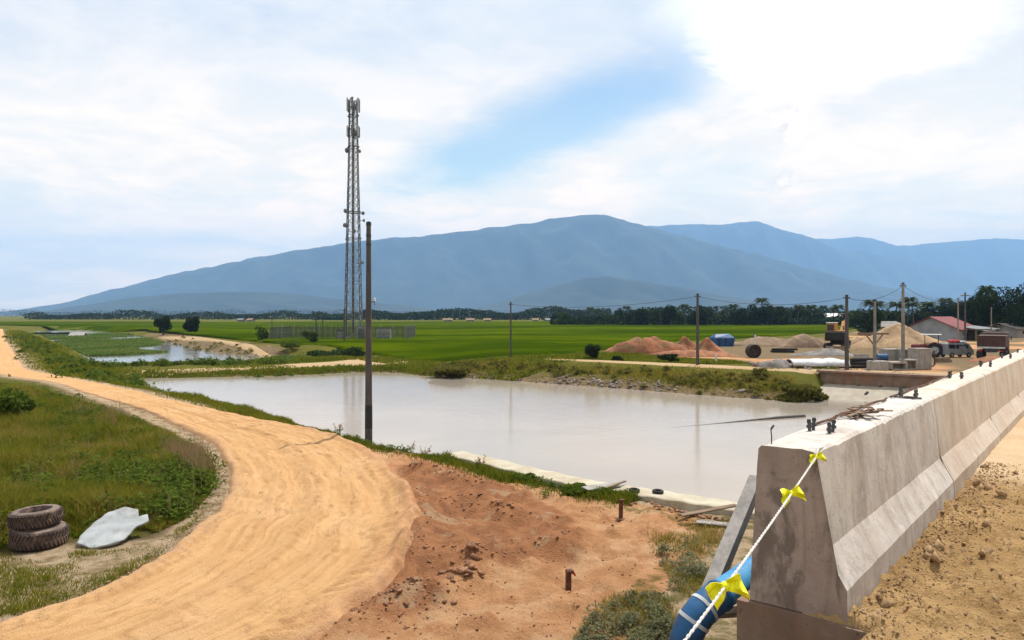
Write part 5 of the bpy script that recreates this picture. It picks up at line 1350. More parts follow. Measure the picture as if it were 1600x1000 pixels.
def van():
    p = at(1494, 558); S = sz(p, 46)/3.8
    root = empty('parked_van', p, math.radians(8), 'dusty grey van with a red bundle on its roof', 'van'); root.scale = (S,)*3
    prof = [(-1.9, 0.35), (1.75, 0.35), (1.85, 0.8), (1.7, 1.05), (1.2, 1.75), (0.9, 1.85), (-1.7, 1.85), (-1.88, 1.7)]
    n = len(prof); b = MB(); b.add([(x, s_*0.82*(0.93 if z > 1.2 else 1), z) for s_ in (-1, 1) for x, z in prof], [tuple(range(n)), tuple(range(2*n-1, n-1, -1))]+[(k, n+k, n+(k+1) % n, (k+1) % n) for k in range(n)]); body = b.build('body', M['greypaint'], root)
    for x in (-1.25, 1.15):
        for y in (-0.78, 0.78): wheel(root, (x, y, 0.32), 0.32, 0.2, axis='Y')
    for x, w in ((-1.2, 0.9), (-0.2, 0.9), (0.72, 0.7)):
        b = MB(); b.box((x, -0.795, 1.40), (w, 0.02, 0.5), rx=-0.10); b.build('window', M['glass'], body)
    b = MB(); b.box((1.50, 0, 1.38), (0.03, 1.3, 0.72), ry=-0.62); b.build('windscreen', M['glass'], body)
    b = MB(); b.box((0.25, -0.835, 0.95), (1.0, 0.02, 1.0), bev=0.005); b.build('door', M['greypaint'], body)
    b = MB(); b.box((1.86, 0, 0.48), (0.12, 1.6, 0.22), bev=0.04); b.build('bumper', M['darksteel'], root)
    for y in (-0.6, 0.6): b = MB(); b.box((1.80, y, 0.82), (0.08, 0.26, 0.2), bev=0.03); b.build('headlight', M['white'], root)
    return p, S
vp, vs_ = van()
root = empty('red_bundle', vp+Vector((-0.35*vs_, 0, 1.855*vs_)), 0.1, 'bright red cloth bundle tied on the roof of the grey van', 'bundle')
b = MB(); b.box((0, 0, 0.14), (0.95, 0.7, 0.28), bev=0.12); b.build('cloth', M['redcloth'], root); b = MB(); b.box((0.75, 0, 0.09), (0.6, 0.7, 0.18), bev=0.07); b.build('pale_cloth', M['sheet'], root); b = MB(); b.bar((-0.1, -0.36, 0.02), (-0.1, 0.36, 0.29), 0.03); b.build('cord', M['rope'], root)

def truck():
    p = at(1549, 563); S = sz(p, 40)/2.5
    root = empty('tipper_truck', p, math.radians(-38), 'dark brown tipper truck seen from behind near the barrier', 'truck'); root.scale = (S,)*3
    b = MB(); b.box((0, 1.6, 1.85), (2.35, 3.9, 1.15), bev=0.04); body = b.build('tipper_body', M['brownpaint'], root)
    b = MB()
    for x in (-0.78, 0, 0.78): b.box((x, -0.37, 1.85), (0.10, 0.06, 1.05))
    b.box((0, -0.37, 2.36), (2.35, 0.09, 0.10)); b.build('tailgate_rib', M['brownpaint'], body)
    b = MB(); b.box((0, -0.42, 1.24), (2.30, 0.12, 0.17), bev=0.02); b.build('rear_rail', M['sheet'], root)
    b = MB(); b.box((0, 2.0, 0.95), (0.9, 5.6, 0.3)); b.build('chassis', M['darksteel'], root)
    for y in (0.3, 1.45):
        for x in (-0.95, 0.95): wheel(root, (x, y, 0.5), 0.5, 0.5, rim_m='rust')
    for x in (-1.0, 1.0): wheel(root, (x, 4.4, 0.5), 0.5, 0.3, rim_m='rust')
    b = MB(); b.box((0, 4.55, 1.75), (2.2, 1.7, 1.9), bev=0.12); cab = b.build('cab', M['brownpaint'], root)
    b = MB(); b.box((0, 3.69, 2.2), (1.6, 0.02, 0.5)); b.build('rear_window', M['glass'], cab); b = MB(); b.box((0, 5.41, 2.2), (1.9, 0.02, 0.7)); b.build('windscreen', M['glass'], cab)
    for x in (-0.85, 0.85): b = MB(); b.box((x, -0.36, 0.92), (0.3, 0.06, 0.14), bev=0.02); b.build('tail_light', M['redcloth'], root)
    for x in (-0.95, 0.95): b = MB(); b.box((x, -0.30, 0.55), (0.55, 0.03, 0.55)); b.build('mudflap', M['rubber2'], root)
    b = MB(); b.box((-1.28, 4.9, 2.1), (0.10, 0.2, 0.4)); b.box((1.28, 4.9, 2.1), (0.10, 0.2, 0.4)); b.build('mirror', M['darksteel'], root)
truck()

def pile(px, py, wpx, n, mt, label, cat, seed, nm, r0=0.09, roundp=False, rz=0.0):
    p = at(px, py); L = sz(p, wpx); root = empty(nm, p, rz, label, cat); r = random.Random(seed); k = 0; lay = 0
    while k < n:
        cnt = max(1, int(math.sqrt(2*n))-lay)
        for j in range(cnt):
            if k >= n: break
            y = (j-(cnt-1)/2)*r0*2.1; z = r0+lay*r0*1.8; b = MB(); dx = r.uniform(-.1, .1)*L; a = r.uniform(-.06, .06)
            if roundp: b.tube([(dx-L/2, y-a, z), (dx+L/2, y+a, z)], r0, 10)
            else: b.box((dx, y, z), (L*r.uniform(.7, 1), r0*1.9, r0*1.6), rz=a)
            b.build('pipe' if roundp else 'beam', M[mt], root); k += 1
        lay += 1
pile(1345, 575, 34, 8, 'dark', 'dark pipe bundle on the ground right of the excavator pole', 'pipes', 1, 'pipe_bundle', 0.13, True)
pile(1305, 553, 46, 6, 'timber', 'brown beams stacked behind the white sheeting', 'beams', 2, 'beam_pile', 0.14, False, 0.1)
pile(1225, 551, 40, 5, 'dark', 'dark planks lying on the yard right of the pipe ring', 'planks', 3, 'plank_pile', 0.12, False, -0.15)
pile(1474, 566, 30, 5, 'timber', 'low plank pile on the red soil before the grey van', 'planks', 4, 'plank_pile', 0.10, False, 0.3)
pile(1345, 566, 26, 6, 'timbergrey', 'grey boards stacked beside the beam frame', 'boards', 6, 'board_pile', 0.12, False, 0.0)
p = at(1458, 573); root = empty('scrap_frame', p, 0.4, 'dark bent steel scrap leaning by the largest precast unit', 'scrap')
b = MB(); b.tube([(-.3, 0, 0), (-.2, 0, .9), (.1, 0, 1.2), (.3, .1, .1)], 0.05, 6); b.build('tube', M['rust'], root); b = MB(); b.lathe([(.30, -.04), (.38, -.04), (.38, .04), (.30, .04)], 16, axis='Y', c=(0, .1, .38), closed=True); b.build('hoop', M['darksteel'], root)
p = at(1525, 532); root = empty('open_shed', p, 0.35, 'dark open shed between the red-roofed house and the truck', 'shed'); w = sz(p, 46); h = sz(p, 19)
for x in (-.48, 0, .48):
    for y in (-1.6, 1.6): b = MB(); b.box((w*x, y, h/2), (0.14, 0.14, h)); b.build('post', M['timber'], root)
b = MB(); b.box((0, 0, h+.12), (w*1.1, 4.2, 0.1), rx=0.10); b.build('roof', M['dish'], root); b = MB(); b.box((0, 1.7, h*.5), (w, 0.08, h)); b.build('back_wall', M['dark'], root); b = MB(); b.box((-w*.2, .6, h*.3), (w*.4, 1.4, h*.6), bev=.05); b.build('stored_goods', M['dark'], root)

# ------------------------------------------------------------------ houses
def gable_house(px, py, wpx, wallpx, roofpx, depth, rz, wall, roof, label, nm='house', group=None, porch=False, windows=2):
    p = at(px, py); w = sz(p, wpx); h = sz(p, wallpx); rh = sz(p, roofpx); d = depth
    root = empty(nm, p, rz, label, 'house', group)
    b = MB(); V = [(-w/2, -d/2, -.3), (w/2, -d/2, -.3), (w/2, d/2, -.3), (-w/2, d/2, -.3), (-w/2, -d/2, h), (w/2, -d/2, h), (w/2, d/2, h), (-w/2, d/2, h), (-w/2, 0, h+rh), (w/2, 0, h+rh)]
    b.add(V, [(0, 1, 5, 4), (2, 3, 7, 6), (1, 2, 6, 9, 5), (3, 0, 4, 8, 7), (4, 5, 9, 8), (6, 7, 8, 9)]); wl = b.build('wall', M[wall], root)
    e = 0.5; k = rh/(d/2)
    for sy in (-1, 1):
        b = MB(); a0 = (-w/2-e, 0, h+rh+.06); a1 = (w/2+e, 0, h+rh+.06); b0 = (w/2+e, sy*(d/2+e), h-e*k+.06); b1 = (-w/2-e, sy*(d/2+e), h-e*k+.06)
        b.add([a0, a1, b0, b1]+[(x, y, z+0.08) for x, y, z in (a0, a1, b0, b1)], [(0, 1, 2, 3), (7, 6, 5, 4), (0, 4, 5, 1), (1, 5, 6, 2), (2, 6, 7, 3), (3, 7, 4, 0)]); rf = b.build('roof', M[roof], root)
    for i in range(windows):
        x = -w/2+w*(i+0.7)/(windows+0.4); b = MB(); b.box((x, -d/2-.02, h*0.58), (min(1.1, w*.16), 0.06, h*.36)); o = b.build('window', M['glass'], root); b = MB(); b.box((x, -d/2-.06, h*0.38), (min(1.3, w*.2), 0.08, 0.08)); b.build('sill', M['white'], o)
    b = MB(); b.box((w*.40, -d/2-.03, h*.38), (min(1.0, w*.14), 0.06, h*.76)); b.build('door', M['dark'], root)
    if porch:
        b = MB(); b.box((w*.2, -d/2-1.3, h*.93), (w*.62, 2.6, 0.08), rx=0.08); b.build('porch_roof', M['sheet'], root)
        for x in (-.08, .14, .34, .5): b = MB(); b.box((w*x, -d/2-2.4, h*.44), (0.12, 0.12, h*.9)); b.build('porch_post', M['poleconc'], root)
        b = MB(); b.box((w*.2, -d/2-.05, h*.45), (w*.5, 0.06, h*.8)); b.build('open_front', M['dark'], root)  # flat dark panel on the wall, painted shade of the open porch
    return root
gable_house(1470, 531, 70, 18, 17, 7.5, math.radians(38), 'wallpale', 'redpaint', 'pale house with a red metal roof behind the sand heap', 'village_house', 'village houses', True)
gable_house(1378, 522, 42, 12, 7, 6, 0.2, 'greenwall', 'greyearth', 'low pale green shed left of the red-roofed house', 'village_house', 'village houses')
gable_house(1583, 527, 40, 14, 7, 7, 0.1, 'farwhite', 'greyearth', 'grey-roofed house under the dark trees at right edge', 'village_house', 'village houses', False, 2)
gable_house(1205, 508, 30, 4.5, 4, 9, 0.1, 'farwhite', 'greypaint', 'small far house with a pinkish grey roof in the tree row', 'village_house', 'far houses in the tree row')
gable_house(1300, 507, 62, 12, 5, 10, -0.05, 'farwhite', 'white', 'long whitish far shed showing between the palms', 'village_house', 'far houses in the tree row', windows=4)
gable_house(122, 517.5, 15, 5, 4, 3, 0.3, 'farwhite', 'timbergrey', 'small pale-roofed hut at the far end of the canal', 'village_house', None, windows=1)
for px, w_, lab in ((377, 9, 'leftmost far white house below the foothill'), (392, 8, 'second far white house below the foothill'), (700, 16, 'far pale house in the hazy tree line, left of centre pole'), (735, 14, 'far low pale house right of the previous one'), (762, 12, 'far pale house just left of the centre pole'), (836, 10, 'far pale house right of the centre pole'), (855, 9, 'far pale house before the first palms')):
    gable_house(px, 502.5, w_*0.8, 2.6, 2.2, 6, rnd.uniform(-.3, .3), 'farwhite', 'dish' if w_ % 2 else 'timber', lab, 'village_house', 'far houses along the hazy tree line', windows=1)
# low road bridge at the end of the canal
p = at(85, 516); root = empty('canal_bridge', p, 0.05, 'low dark bridge across the far end of the canal', 'bridge'); L = sz(p, 70)
b = MB(); b.box((0, 0, 0.55), (L, 4, 0.5)); b.build('deck', M['grey_conc'], root)
for y in (-1.9, 1.9): b = MB(); b.box((0, y, 0.98), (L, 0.15, 0.36)); b.build('parapet', M['dark'], root)
for x in (-.35, 0, .35): b = MB(); b.box((L*x, 0, -0.3), (0.6, 3.6, 1.2)); b.build('pier', M['grey_conc'], root)

# far retaining wall and concrete apron at the right of the pond
def apron():
    a0 = Vector((*PZ(1286, 601, -0.35), -0.35)); 
    root = empty('retaining_wall', Vector((a0.x, a0.y, 0)), 0, 'dark retaining wall with a pale sloping concrete apron at the pond', 'wall')
    d = RV.copy(); nrm = DV.copy(); L = 22
    q0 = Vector((0, 0, 0))
    def PP(u, v, z): w = d*u+nrm*v; return (w.x, w.y, z)
    b = MB(); b.add([PP(0, 0.4, -1.4), PP(L, 0.4, -1.4), PP(L, 1.0, -1.4), PP(0, 1.0, -1.4), PP(-0.3, 0.4, 0.42), PP(L, 0.4, 0.42), PP(L, 1.0, 0.42), PP(-0.3, 1.0, 0.42)], [(3, 2, 1, 0), (4, 5, 6, 7), (0, 1, 5, 4), (1, 2, 6, 5), (2, 3, 7, 6), (3, 0, 4, 7)]); b.build('wall_panel', M['slab'], root)  # dark slab concrete puts the wall's shade into its colour
    b = MB(); b.add([PP(-0.5, 0.25, 0.42), PP(L, 0.25, 0.42), PP(L, 1.2, 0.42), PP(-0.5, 1.2, 0.42), PP(-0.5, 0.25, 0.55), PP(L, 0.25, 0.55), PP(L, 1.2, 0.55), PP(-0.5, 1.2, 0.55)], [(3, 2, 1, 0), (4, 5, 6, 7), (0, 1, 5, 4), (1, 2, 6, 5), (2, 3, 7, 6), (3, 0, 4, 7)]); b.build('coping', M['slab'], root)
    b = MB(); n = 10; V = []
    for k in range(n+1):
        u = L*k/n
        for v, z in ((0.39, -0.30), (-2.6, -0.98), (-2.6, -1.6), (0.39, -1.6)): V.append(PP(u-0.25*(v < 0), v, z+rnd.uniform(-.015, .015)))
    b.add(V, [(4*k+j, 4*k+(j+1) % 4, 4*k+4+(j+1) % 4, 4*k+4+j) for k in range(n) for j in range(4)]+[(0, 1, 2, 3), (4*n+3, 4*n+2, 4*n+1, 4*n)]); b.build('apron_slab', M['apron'], root)
    b = MB(); b.tube([PP(2.9, -0.9, -0.60), PP(2.9, -1.35, -0.70)], 0.09, 10); b.build('weep_pipe', M['dark'], root)
apron()
# floating bamboo pole
a_, b_ = Vector((*PZ(1257, 651, WATER), WATER+0.02)), Vector((*PZ(1050, 668, WATER), WATER-0.015))
mid_ = a_.lerp(b_, 0.4)+Vector((0, 0, 0.0)); b = MB(); b.tube([a_, a_.lerp(b_, .2)+Vector((0, .1, 0.01)), mid_+Vector((0, .12, 0.0)), a_.lerp(b_, .7)+Vector((0, .05, -.01)), b_], [0.10, 0.095, 0.06, 0.035, 0.02], 8)
tag(b.build('floating_log', M['polesteel'], None, True), 'long thin dark log floating on the pond near the barrier', 'log')

# ------------------------------------------------------------------ vegetation
def blades(xy, z, hgt, wid, lean, tint, rng_):
    n = len(xy); a = rng_.uniform(0, 2*np.pi, n); la = rng_.uniform(0, 2*np.pi, n); ln = lean*hgt*rng_.uniform(0.3, 1.3, n)
    side = np.stack([np.cos(a), np.sin(a), np.zeros(n)], 1)*wid[:, None]*0.5
    base = np.stack([xy[:, 0], xy[:, 1], z-0.03], 1); dirv = np.stack([np.cos(la), np.sin(la), np.zeros(n)], 1)
    mid = base+dirv*(ln*0.3)[:, None]+np.array([0, 0, 1])*(hgt*0.6)[:, None]; tip = base+dirv*ln[:, None]+np.array([0, 0, 1])*hgt[:, None]*0.96
    V = np.stack([base-side, base+side, mid+side*0.75, mid-side*0.75, tip], 1).reshape(-1, 3)
    i = np.arange(n)*5; q = np.stack([i, i+1, i+2, i+3], 1); t = np.stack([i+3, i+2, i+4], 1)
    return V, q, t, np.repeat(tint, 5)

def sample_px(poly_px, n, rng_, z=0.0):
    P = np.array(poly_px, float); lo, hi = P.min(0), P.max(0); out = []
    while sum(len(o) for o in out) < n:
        c = rng_.uniform(0, 1, (n*2, 2))*(hi-lo)+lo; out.append(c[sd_poly(c[:, 0], c[:, 1], P) < 0])
    c = np.concatenate(out)[:n]; Y = F*(CH-z)/(c[:, 1]-HY); return np.stack([(c[:, 0]-CX)/F*Y, Y], 1)

def grass(name, label, cat, xy, h0, h1, wid, mat_, seed, lean=0.35, patch=0.5, tint0=0.0, tint1=1.0, drypatch=0.5, edge=None):
    r = np.random.RandomState(seed); n = len(xy)
    z = H(xy[:, 0], xy[:, 1]); keep = (z > WATER-0.1) & (sd_poly(xy[:, 0], xy[:, 1], ROADPOLY) > 0.02); xy = xy[keep]; z = z[keep]; n = len(xy)
    clear = (np.hypot(xy[:, 0]-SHEETC.x, xy[:, 1]-SHEETC.y) > 0.72) & (np.hypot(xy[:, 0]-tp.x, xy[:, 1]-tp.y) > 0.50); xy = xy[clear]; z = z[clear]; n = len(xy)
    cl = fbm(xy[:, 0]*patch, xy[:, 1]*patch, 3, seed); cl2 = fbm(xy[:, 0]*patch*2.7+9, xy[:, 1]*patch*2.7, 3, seed+2)
    hgt = (h0+(h1-h0)*np.clip((cl-0.25)*2, 0, 1))*r.uniform(0.55, 1.2, n)
    if edge is not None: hgt = hgt*(0.3+0.7*sst(0.0, 1.1, -sd_poly(xy[:, 0], xy[:, 1], edge)))
    tint = np.clip(tint0+(tint1-tint0)*(0.15+0.55*(cl2-0.2)*drypatch*2+r.normal(0, 0.16, n)), 0, 1)
    V, q, t, ti = blades(xy, z, hgt, wid*r.uniform(0.6, 1.4, n), lean, tint, r)
    return tag(obj(name, np_mesh(name, V, q, t, tint=ti), mat_), label, cat, kind='stuff')
def along(pts, n, spread, seed, off=0.0):
    r = np.random.RandomState(seed); L = catmull(pts, 30); k = r.randint(0, len(L)-1, n); t = r.rand(n)[:, None]
    p = L[k]*(1-t)+L[k+1]*t; d = L[np.minimum(k+1, len(L)-1)]-L[k]; d = d/np.hypot(d[:, 0], d[:, 1])[:, None]
    return p+np.stack([-d[:, 1], d[:, 0]], 1)*(r.normal(0, spread, n)+off)[:, None]
rg = np.random.RandomState(33)
mead_px = [(-160, 872), (-10, 866), (14, 846), (60, 836), (108, 836), (118, 840), (135, 838), (170, 830), (215, 842), (290, 812), (330, 772), (338, 738), (318, 705), (268, 677), (195, 647), (115, 622), (40, 605), (-60, 596), (-160, 594)]
grass('meadow_grass', 'tall tangled green and straw grass filling the bend of the road', 'grass', sample_px(mead_px, 130000, rg), 0.18, 0.70, 0.019, M['grass'], 101, 0.6, 0.45, 0.06, 1.05, 0.8, edge=[PZ(a, b_) for a, b_ in mead_px])
MEADOW_WEEDS = True
grass('meadow_grass', 'tall reddish dry seed grass at the road edge', 'grass', np.concatenate([sample_px([(250, 690), (318, 712), (334, 745), (318, 765), (280, 740), (250, 712)], 1100, rg), sample_px([(120, 640), (200, 652), (180, 672), (110, 660)], 500, rg), sample_px(mead_px, 1200, rg)]), 0.3, 0.85, 0.014, M['drygrass'], 102, 0.3, 0.8, 0.0, 1.0)
# broad-leaved weeds mixed through the meadow and along the banks
def weed_patch(name, label, xy, n_leaf, size, hh, seed, mt='weed'):
    xy = xy[(np.hypot(xy[:, 0]-SHEETC.x, xy[:, 1]-SHEETC.y) > 1.05) & (np.hypot(xy[:, 0]-tp.x, xy[:, 1]-tp.y) > 0.9)]
    r = np.random.RandomState(seed); n = len(xy); m = n*n_leaf; z0 = H(xy[:, 0], xy[:, 1]); sc = r.uniform(0.5, 1.5, n)
    c = np.repeat(np.stack([xy[:, 0], xy[:, 1], z0], 1), n_leaf, 0); k = np.repeat(sc, n_leaf)
    d = r.normal(0, 1, (m, 3))*np.array([0.42, 0.42, 0.0])*(hh*k)[:, None]; d[:, 2] = hh*k*np.sqrt(r.uniform(0.03, 1, m))*np.exp(-(d[:, 0]**2+d[:, 1]**2)/(hh*k)**2*1.3)
    P = c+d; a = r.normal(0, 1, (m, 3)); a[:, 2] *= 0.5; a /= np.linalg.norm(a, axis=1)[:, None]; b = np.cross(a, r.normal(0, 1, (m, 3))+np.array([0, 0, 1.5])); b /= np.linalg.norm(b, axis=1)[:, None]; q = (size*r.uniform(.5, 1.4, m))[:, None]
    V = np.stack([P-a*q, P+b*q*.45, P+a*q, P-b*q*.45], 1).reshape(-1, 3); i = np.arange(m)*4
    tn = np.clip(np.repeat(r.rand(n), n_leaf)*0.6+r.uniform(0, .4, m), 0, 1)
    tag(obj(name, np_mesh(name, V, np.stack([i, i+1, i+2, i+3], 1), None, tint=np.repeat(tn, 4)), M[mt]), label, 'weeds', kind='stuff')
weed_patch('meadow_weeds', 'dark broad-leaved weeds mixed through the meadow grass', np.concatenate([sample_px(mead_px, 230, rg), sample_px([(200, 740), (330, 735), (325, 770), (285, 805), (225, 820), (190, 780)], 120, rg), sample_px([(-40, 800), (15, 790), (110, 790), (112, 815), (10, 830), (-40, 850)], 60, rg), sample_px([(0, 600), (120, 625), (200, 650), (90, 690), (0, 690)], 70, rg)]), 110, 0.055, 0.42, 201)
weed_patch('bank_weeds', 'low leafy weeds along the canal bank and dam', np.concatenate([along([PZ(a, b_, -.4) for a, b_ in ((30, 530), (60, 552), (120, 575), (200, 592), (300, 606))], 130, 1.3, 31), along([PZ(a, b_, -.6) for a, b_ in ((240, 592), (330, 588), (450, 583), (600, 579))], 70, 0.6, 32), along([PZ(a, b_, -.5) for a, b_ in ((150, 574), (300, 570), (450, 568))], 70, 1.0, 34)]), 60, 0.14, 0.55, 202)
weed_patch('bank_weeds', 'leafy weeds dotted along the far pond bank', along(far_edge[1:9], 150, 0.9, 35, -2.6), 50, 0.11, 0.34, 203, 'olive')
weed_patch('bank_weeds', 'small leafy weeds in the grass of the near bank', along(lip[3:9], 110, 0.25, 36, -0.1), 50, 0.035, 0.18, 204)
weed_patch('foreground_weeds', 'grey-green weeds spreading at the bottom edge near the blue pipe', np.concatenate([sample_px([(900, 1010), (960, 940), (1030, 930), (1050, 985), (1030, 1030), (900, 1030)], 46, rg), sample_px([(1020, 870), (1080, 850), (1110, 900), (1060, 930)], 16, rg)]), 110, 0.026, 0.20, 206, 'greyweed')
# thin tufts over the pale verge
grass('verge_grass', 'short patchy tufts on the pale verge below the tyres', 'grass', sample_px([(-60, 860), (60, 875), (130, 860), (240, 850), (300, 815), (330, 790), (250, 878), (150, 925), (40, 960), (-80, 980)], 9000, rg)[:9000], 0.03, 0.16, 0.013, M['grass'], 103, 0.6, 1.6, 0.15, 1.0)
# near bank strip
grass('bank_grass', 'green grass strip along the near pond bank', 'grass', along(lip[3:9], 24000, 0.30, 5, -0.1), 0.06, 0.26, 0.018, M['grass'], 104, 0.5, 0.9, 0.0, 0.75)
grass('bank_grass', 'sparse grass on the bank between road and pond, left stretch', 'grass', along(lip[0:4], 16000, 0.55, 6, -0.2), 0.08, 0.32, 0.03, M['grass'], 105, 0.5, 0.5, 0.1, 0.9)
grass('weedy_ground', 'weedy grass on the red soil near the blue pipe', 'grass', np.concatenate([sample_px([(1010, 850), (1060, 835), (1130, 830), (1160, 900), (1090, 960), (1040, 900)], 4200, rg), sample_px([(895, 1000), (960, 930), (1020, 925), (1060, 960), (1040, 1030), (890, 1030)], 3600, rg), sample_px([(1000, 815), (1150, 815), (1150, 850), (1020, 850)], 1800, rg)]), 0.02, 0.17, 0.010, M['grass'], 106, 0.9, 1.6, 0.25, 1.2, 0.9)
# far banks
grass('far_bank_grass', 'olive grass and weeds covering the far pond bank', 'grass', np.concatenate([along(far_edge[1:9], 16000, 0.8, 7, -3.0), along(far_edge[1:9], 2500, 0.6, 8, -1.4)]), 0.06, 0.24, 0.08, M['grass'], 107, 0.7, 0.25, 0.42, 1.15)
grass('far_bank_grass', 'green weeds on the dam between pond and canal', 'grass', np.concatenate([along(far_edge[8:], 7000, 0.6, 9, -1.2), along([PZ(a, b_, -.6) for a, b_ in canal_px[:4]], 6000, 1.0, 10, -1.0), along([PZ(a, b_, -.4) for a, b_ in ((225, 584), (300, 582), (340, 576), (450, 570))], 4000, 1.2, 12)]), 0.12, 0.34, 0.10, M['grass'], 108, 0.5, 0.3, 0.0, 0.8)
grass('canal_bank_grass', 'rough grass on the left canal bank beside the road', 'grass', np.concatenate([along([PZ(a, b_, -.3) for a, b_ in ((25, 520), (45, 533), (75, 550), (120, 570), (190, 585))], 9000, 1.7, 13), along([PZ(a, b_, -.3) for a, b_ in ((120, 575), (180, 588), (240, 594), (330, 612))], 7000, 1.0, 14)]), 0.15, 0.45, 0.12, M['grass'], 109, 0.5, 0.2, 0.1, 0.85)
grass('field_margin_grass', 'rough grass between the mast compound and the pond', 'grass', np.concatenate([sample_px([(420, 552), (470, 545), (600, 550), (660, 556), (700, 563), (660, 568), (560, 556), (470, 556)], 9000, rg, 0.0), sample_px([(640, 572), (700, 563), (900, 561), (950, 566), (860, 573), (700, 580)], 9000, rg, 0.1), sample_px([(900, 552), (960, 553), (1100, 561), (1180, 568), (1090, 570), (900, 561)], 7000, rg, 0.4)]), 0.12, 0.4, 0.10, M['grass'], 110, 0.5, 0.2, 0.0, 0.85)
grass('yard_grass', 'green grass strip in front of the works yard', 'grass', np.concatenate([sample_px([(1195, 574), (1310, 575), (1310, 578), (1195, 578)], 1500, rg, 0.4), sample_px([(1380, 570), (1395, 570), (1400, 579), (1375, 579)], 500, rg, 0.4), sample_px([(1310, 583), (1450, 587), (1450, 590), (1310, 586)], 2500, rg, 0.4)]), 0.1, 0.3, 0.07, M['grass'], 111, 0.5, 0.3, 0.0, 0.5)

# water hyacinth mats
def hyacinth(name, polypx, n, label, seed):
    r = np.random.RandomState(seed); xy = sample_px(polypx, n, r, WATER); z = np.full(n, WATER+0.02)
    k = fbm(xy[:, 0]*0.12, xy[:, 1]*0.05, 3, seed); keep = k > 0.40; xy = xy[keep]; z = z[keep]; n = len(xy)
    V, q, t, ti = blades(xy, z, r.uniform(0.10, 0.38, n), r.uniform(0.25, 0.6, n), 0.7, np.clip(fbm(xy[:, 0]*0.2, xy[:, 1]*0.08, 3, seed+3)*1.2-0.1+r.normal(0, .15, n), 0, 1), r)
    tag(obj(name, np_mesh(name, V, q, t, tint=ti), M['hyacinth']), label, 'water plants', kind='stuff')
hyacinth('water_hyacinth', [(52, 520), (80, 518), (125, 520.5), (200, 521), (236, 529), (262, 537), (222, 543), (208, 547), (262, 551), (205, 555), (140, 557), (110, 545), (75, 530)], 30000, 'green mat of floating water plants filling the upper canal', 1)
hyacinth('water_hyacinth', [(345, 566), (420, 559), (480, 559), (540, 561), (520, 564), (440, 567)], 5000, 'small green mat of water plants at the canal end near the mast', 2)

weed_patch('bank_weeds', 'scrubby weeds on the grey canal bank below the pale track', along([PZ(a, b_, -.3) for a, b_ in ((240, 526), (285, 534), (330, 543), (380, 550), (430, 553))], 90, 1.6, 37), 40, 0.14, 0.4, 205, 'olive')
# bank stones
r_ = np.random.RandomState(6); pts = []; szs = []
for xy in np.concatenate([along(far_edge[3:6], 150, 0.45, 15, -0.9), along(far_edge[1:8], 60, 0.3, 18, -0.5)]): pts.append((xy[0], xy[1], max(Hs(xy[0], xy[1]), WATER-0.05))); szs.append(0.05+0.26*r_.beta(1, 5))
scatter_stones('bank_stones', pts, szs, M['stone'], 'pale rocks and rubble along the foot of the far bank', 'stones', 1, 0.7, 61)
pts = []; szs = []
for xy in along([PZ(a, b_, .4) for a, b_ in ((1195, 575), (1215, 571), (1240, 576))], 120, 0.6, 16): pts.append((xy[0], xy[1], Hs(xy[0], xy[1])+0.15)); szs.append(0.12+0.25*r_.beta(1, 3))
for xy in along([PZ(a, b_, .4) for a, b_ in ((1240, 578), (1300, 580), (1360, 578))], 50, 0.5, 17): pts.append((xy[0], xy[1], Hs(xy[0], xy[1]))); szs.append(0.06+0.2*r_.beta(1, 4))
rb_ = along([PZ(a, b_, -.4) for a, b_ in ((250, 528), (290, 537), (340, 546), (400, 552), (430, 553))], 420, 1.7, 38); rz_ = H(rb_[:, 0], rb_[:, 1])
scatter_stones('bank_rubble', np.stack([rb_[:, 0], rb_[:, 1], np.maximum(rz_, WATER-.05)], 1), 0.05+0.28*r_.beta(1, 5, 420), M['stone'], 'grey-brown rubble facing the right bank of the canal', 'stones', 1, 0.6, 63)
scatter_stones('rubble', pts, szs, M['stone'], 'broken grey rubble around the small heap by the far track', 'rubble', 1, 0.7, 62)

# leafy crowns
def crown_mesh(name, seed, lobes, n, leaf, spread=0.16):
    r = np.random.RandomState(seed); V = []; T = []
    per = n//len(lobes)
    P = []; tn = []
    for (cx, cy, cz, rx, ry, rz) in lobes:
        d = r.normal(0, 1, (per, 3)); d /= np.linalg.norm(d, axis=1)[:, None]; rad = 1-np.abs(r.normal(0, spread, per)); rad *= 0.75+0.5*fbm(d[:, 0]*2.5+cx*3, d[:, 1]*2.5+d[:, 2]*2+cz, 3, seed)
        P.append(d*rad[:, None]*np.array([rx, ry, rz])+np.array([cx, cy, cz])); tn.append(np.clip(r.uniform(0.1, 0.9, per)*0.7+0.3*r.rand(), 0, 1))
    P = np.concatenate(P); tn = np.concatenate(tn); m = len(P)
    a = r.normal(0, 1, (m, 3)); a /= np.linalg.norm(a, axis=1)[:, None]; b = np.cross(a, r.normal(0, 1, (m, 3))); b /= np.linalg.norm(b, axis=1)[:, None]
    s = leaf*r.uniform(0.6, 1.4, m)[:, None]
    V = np.stack([P-a*s, P+b*s*0.55, P+a*s, P-b*s*0.55], 1).reshape(-1, 3); i = np.arange(m)*4
    return np_mesh(name, V, np.stack([i, i+1, i+2, i+3], 1), None, tint=np.repeat(tn, 4))
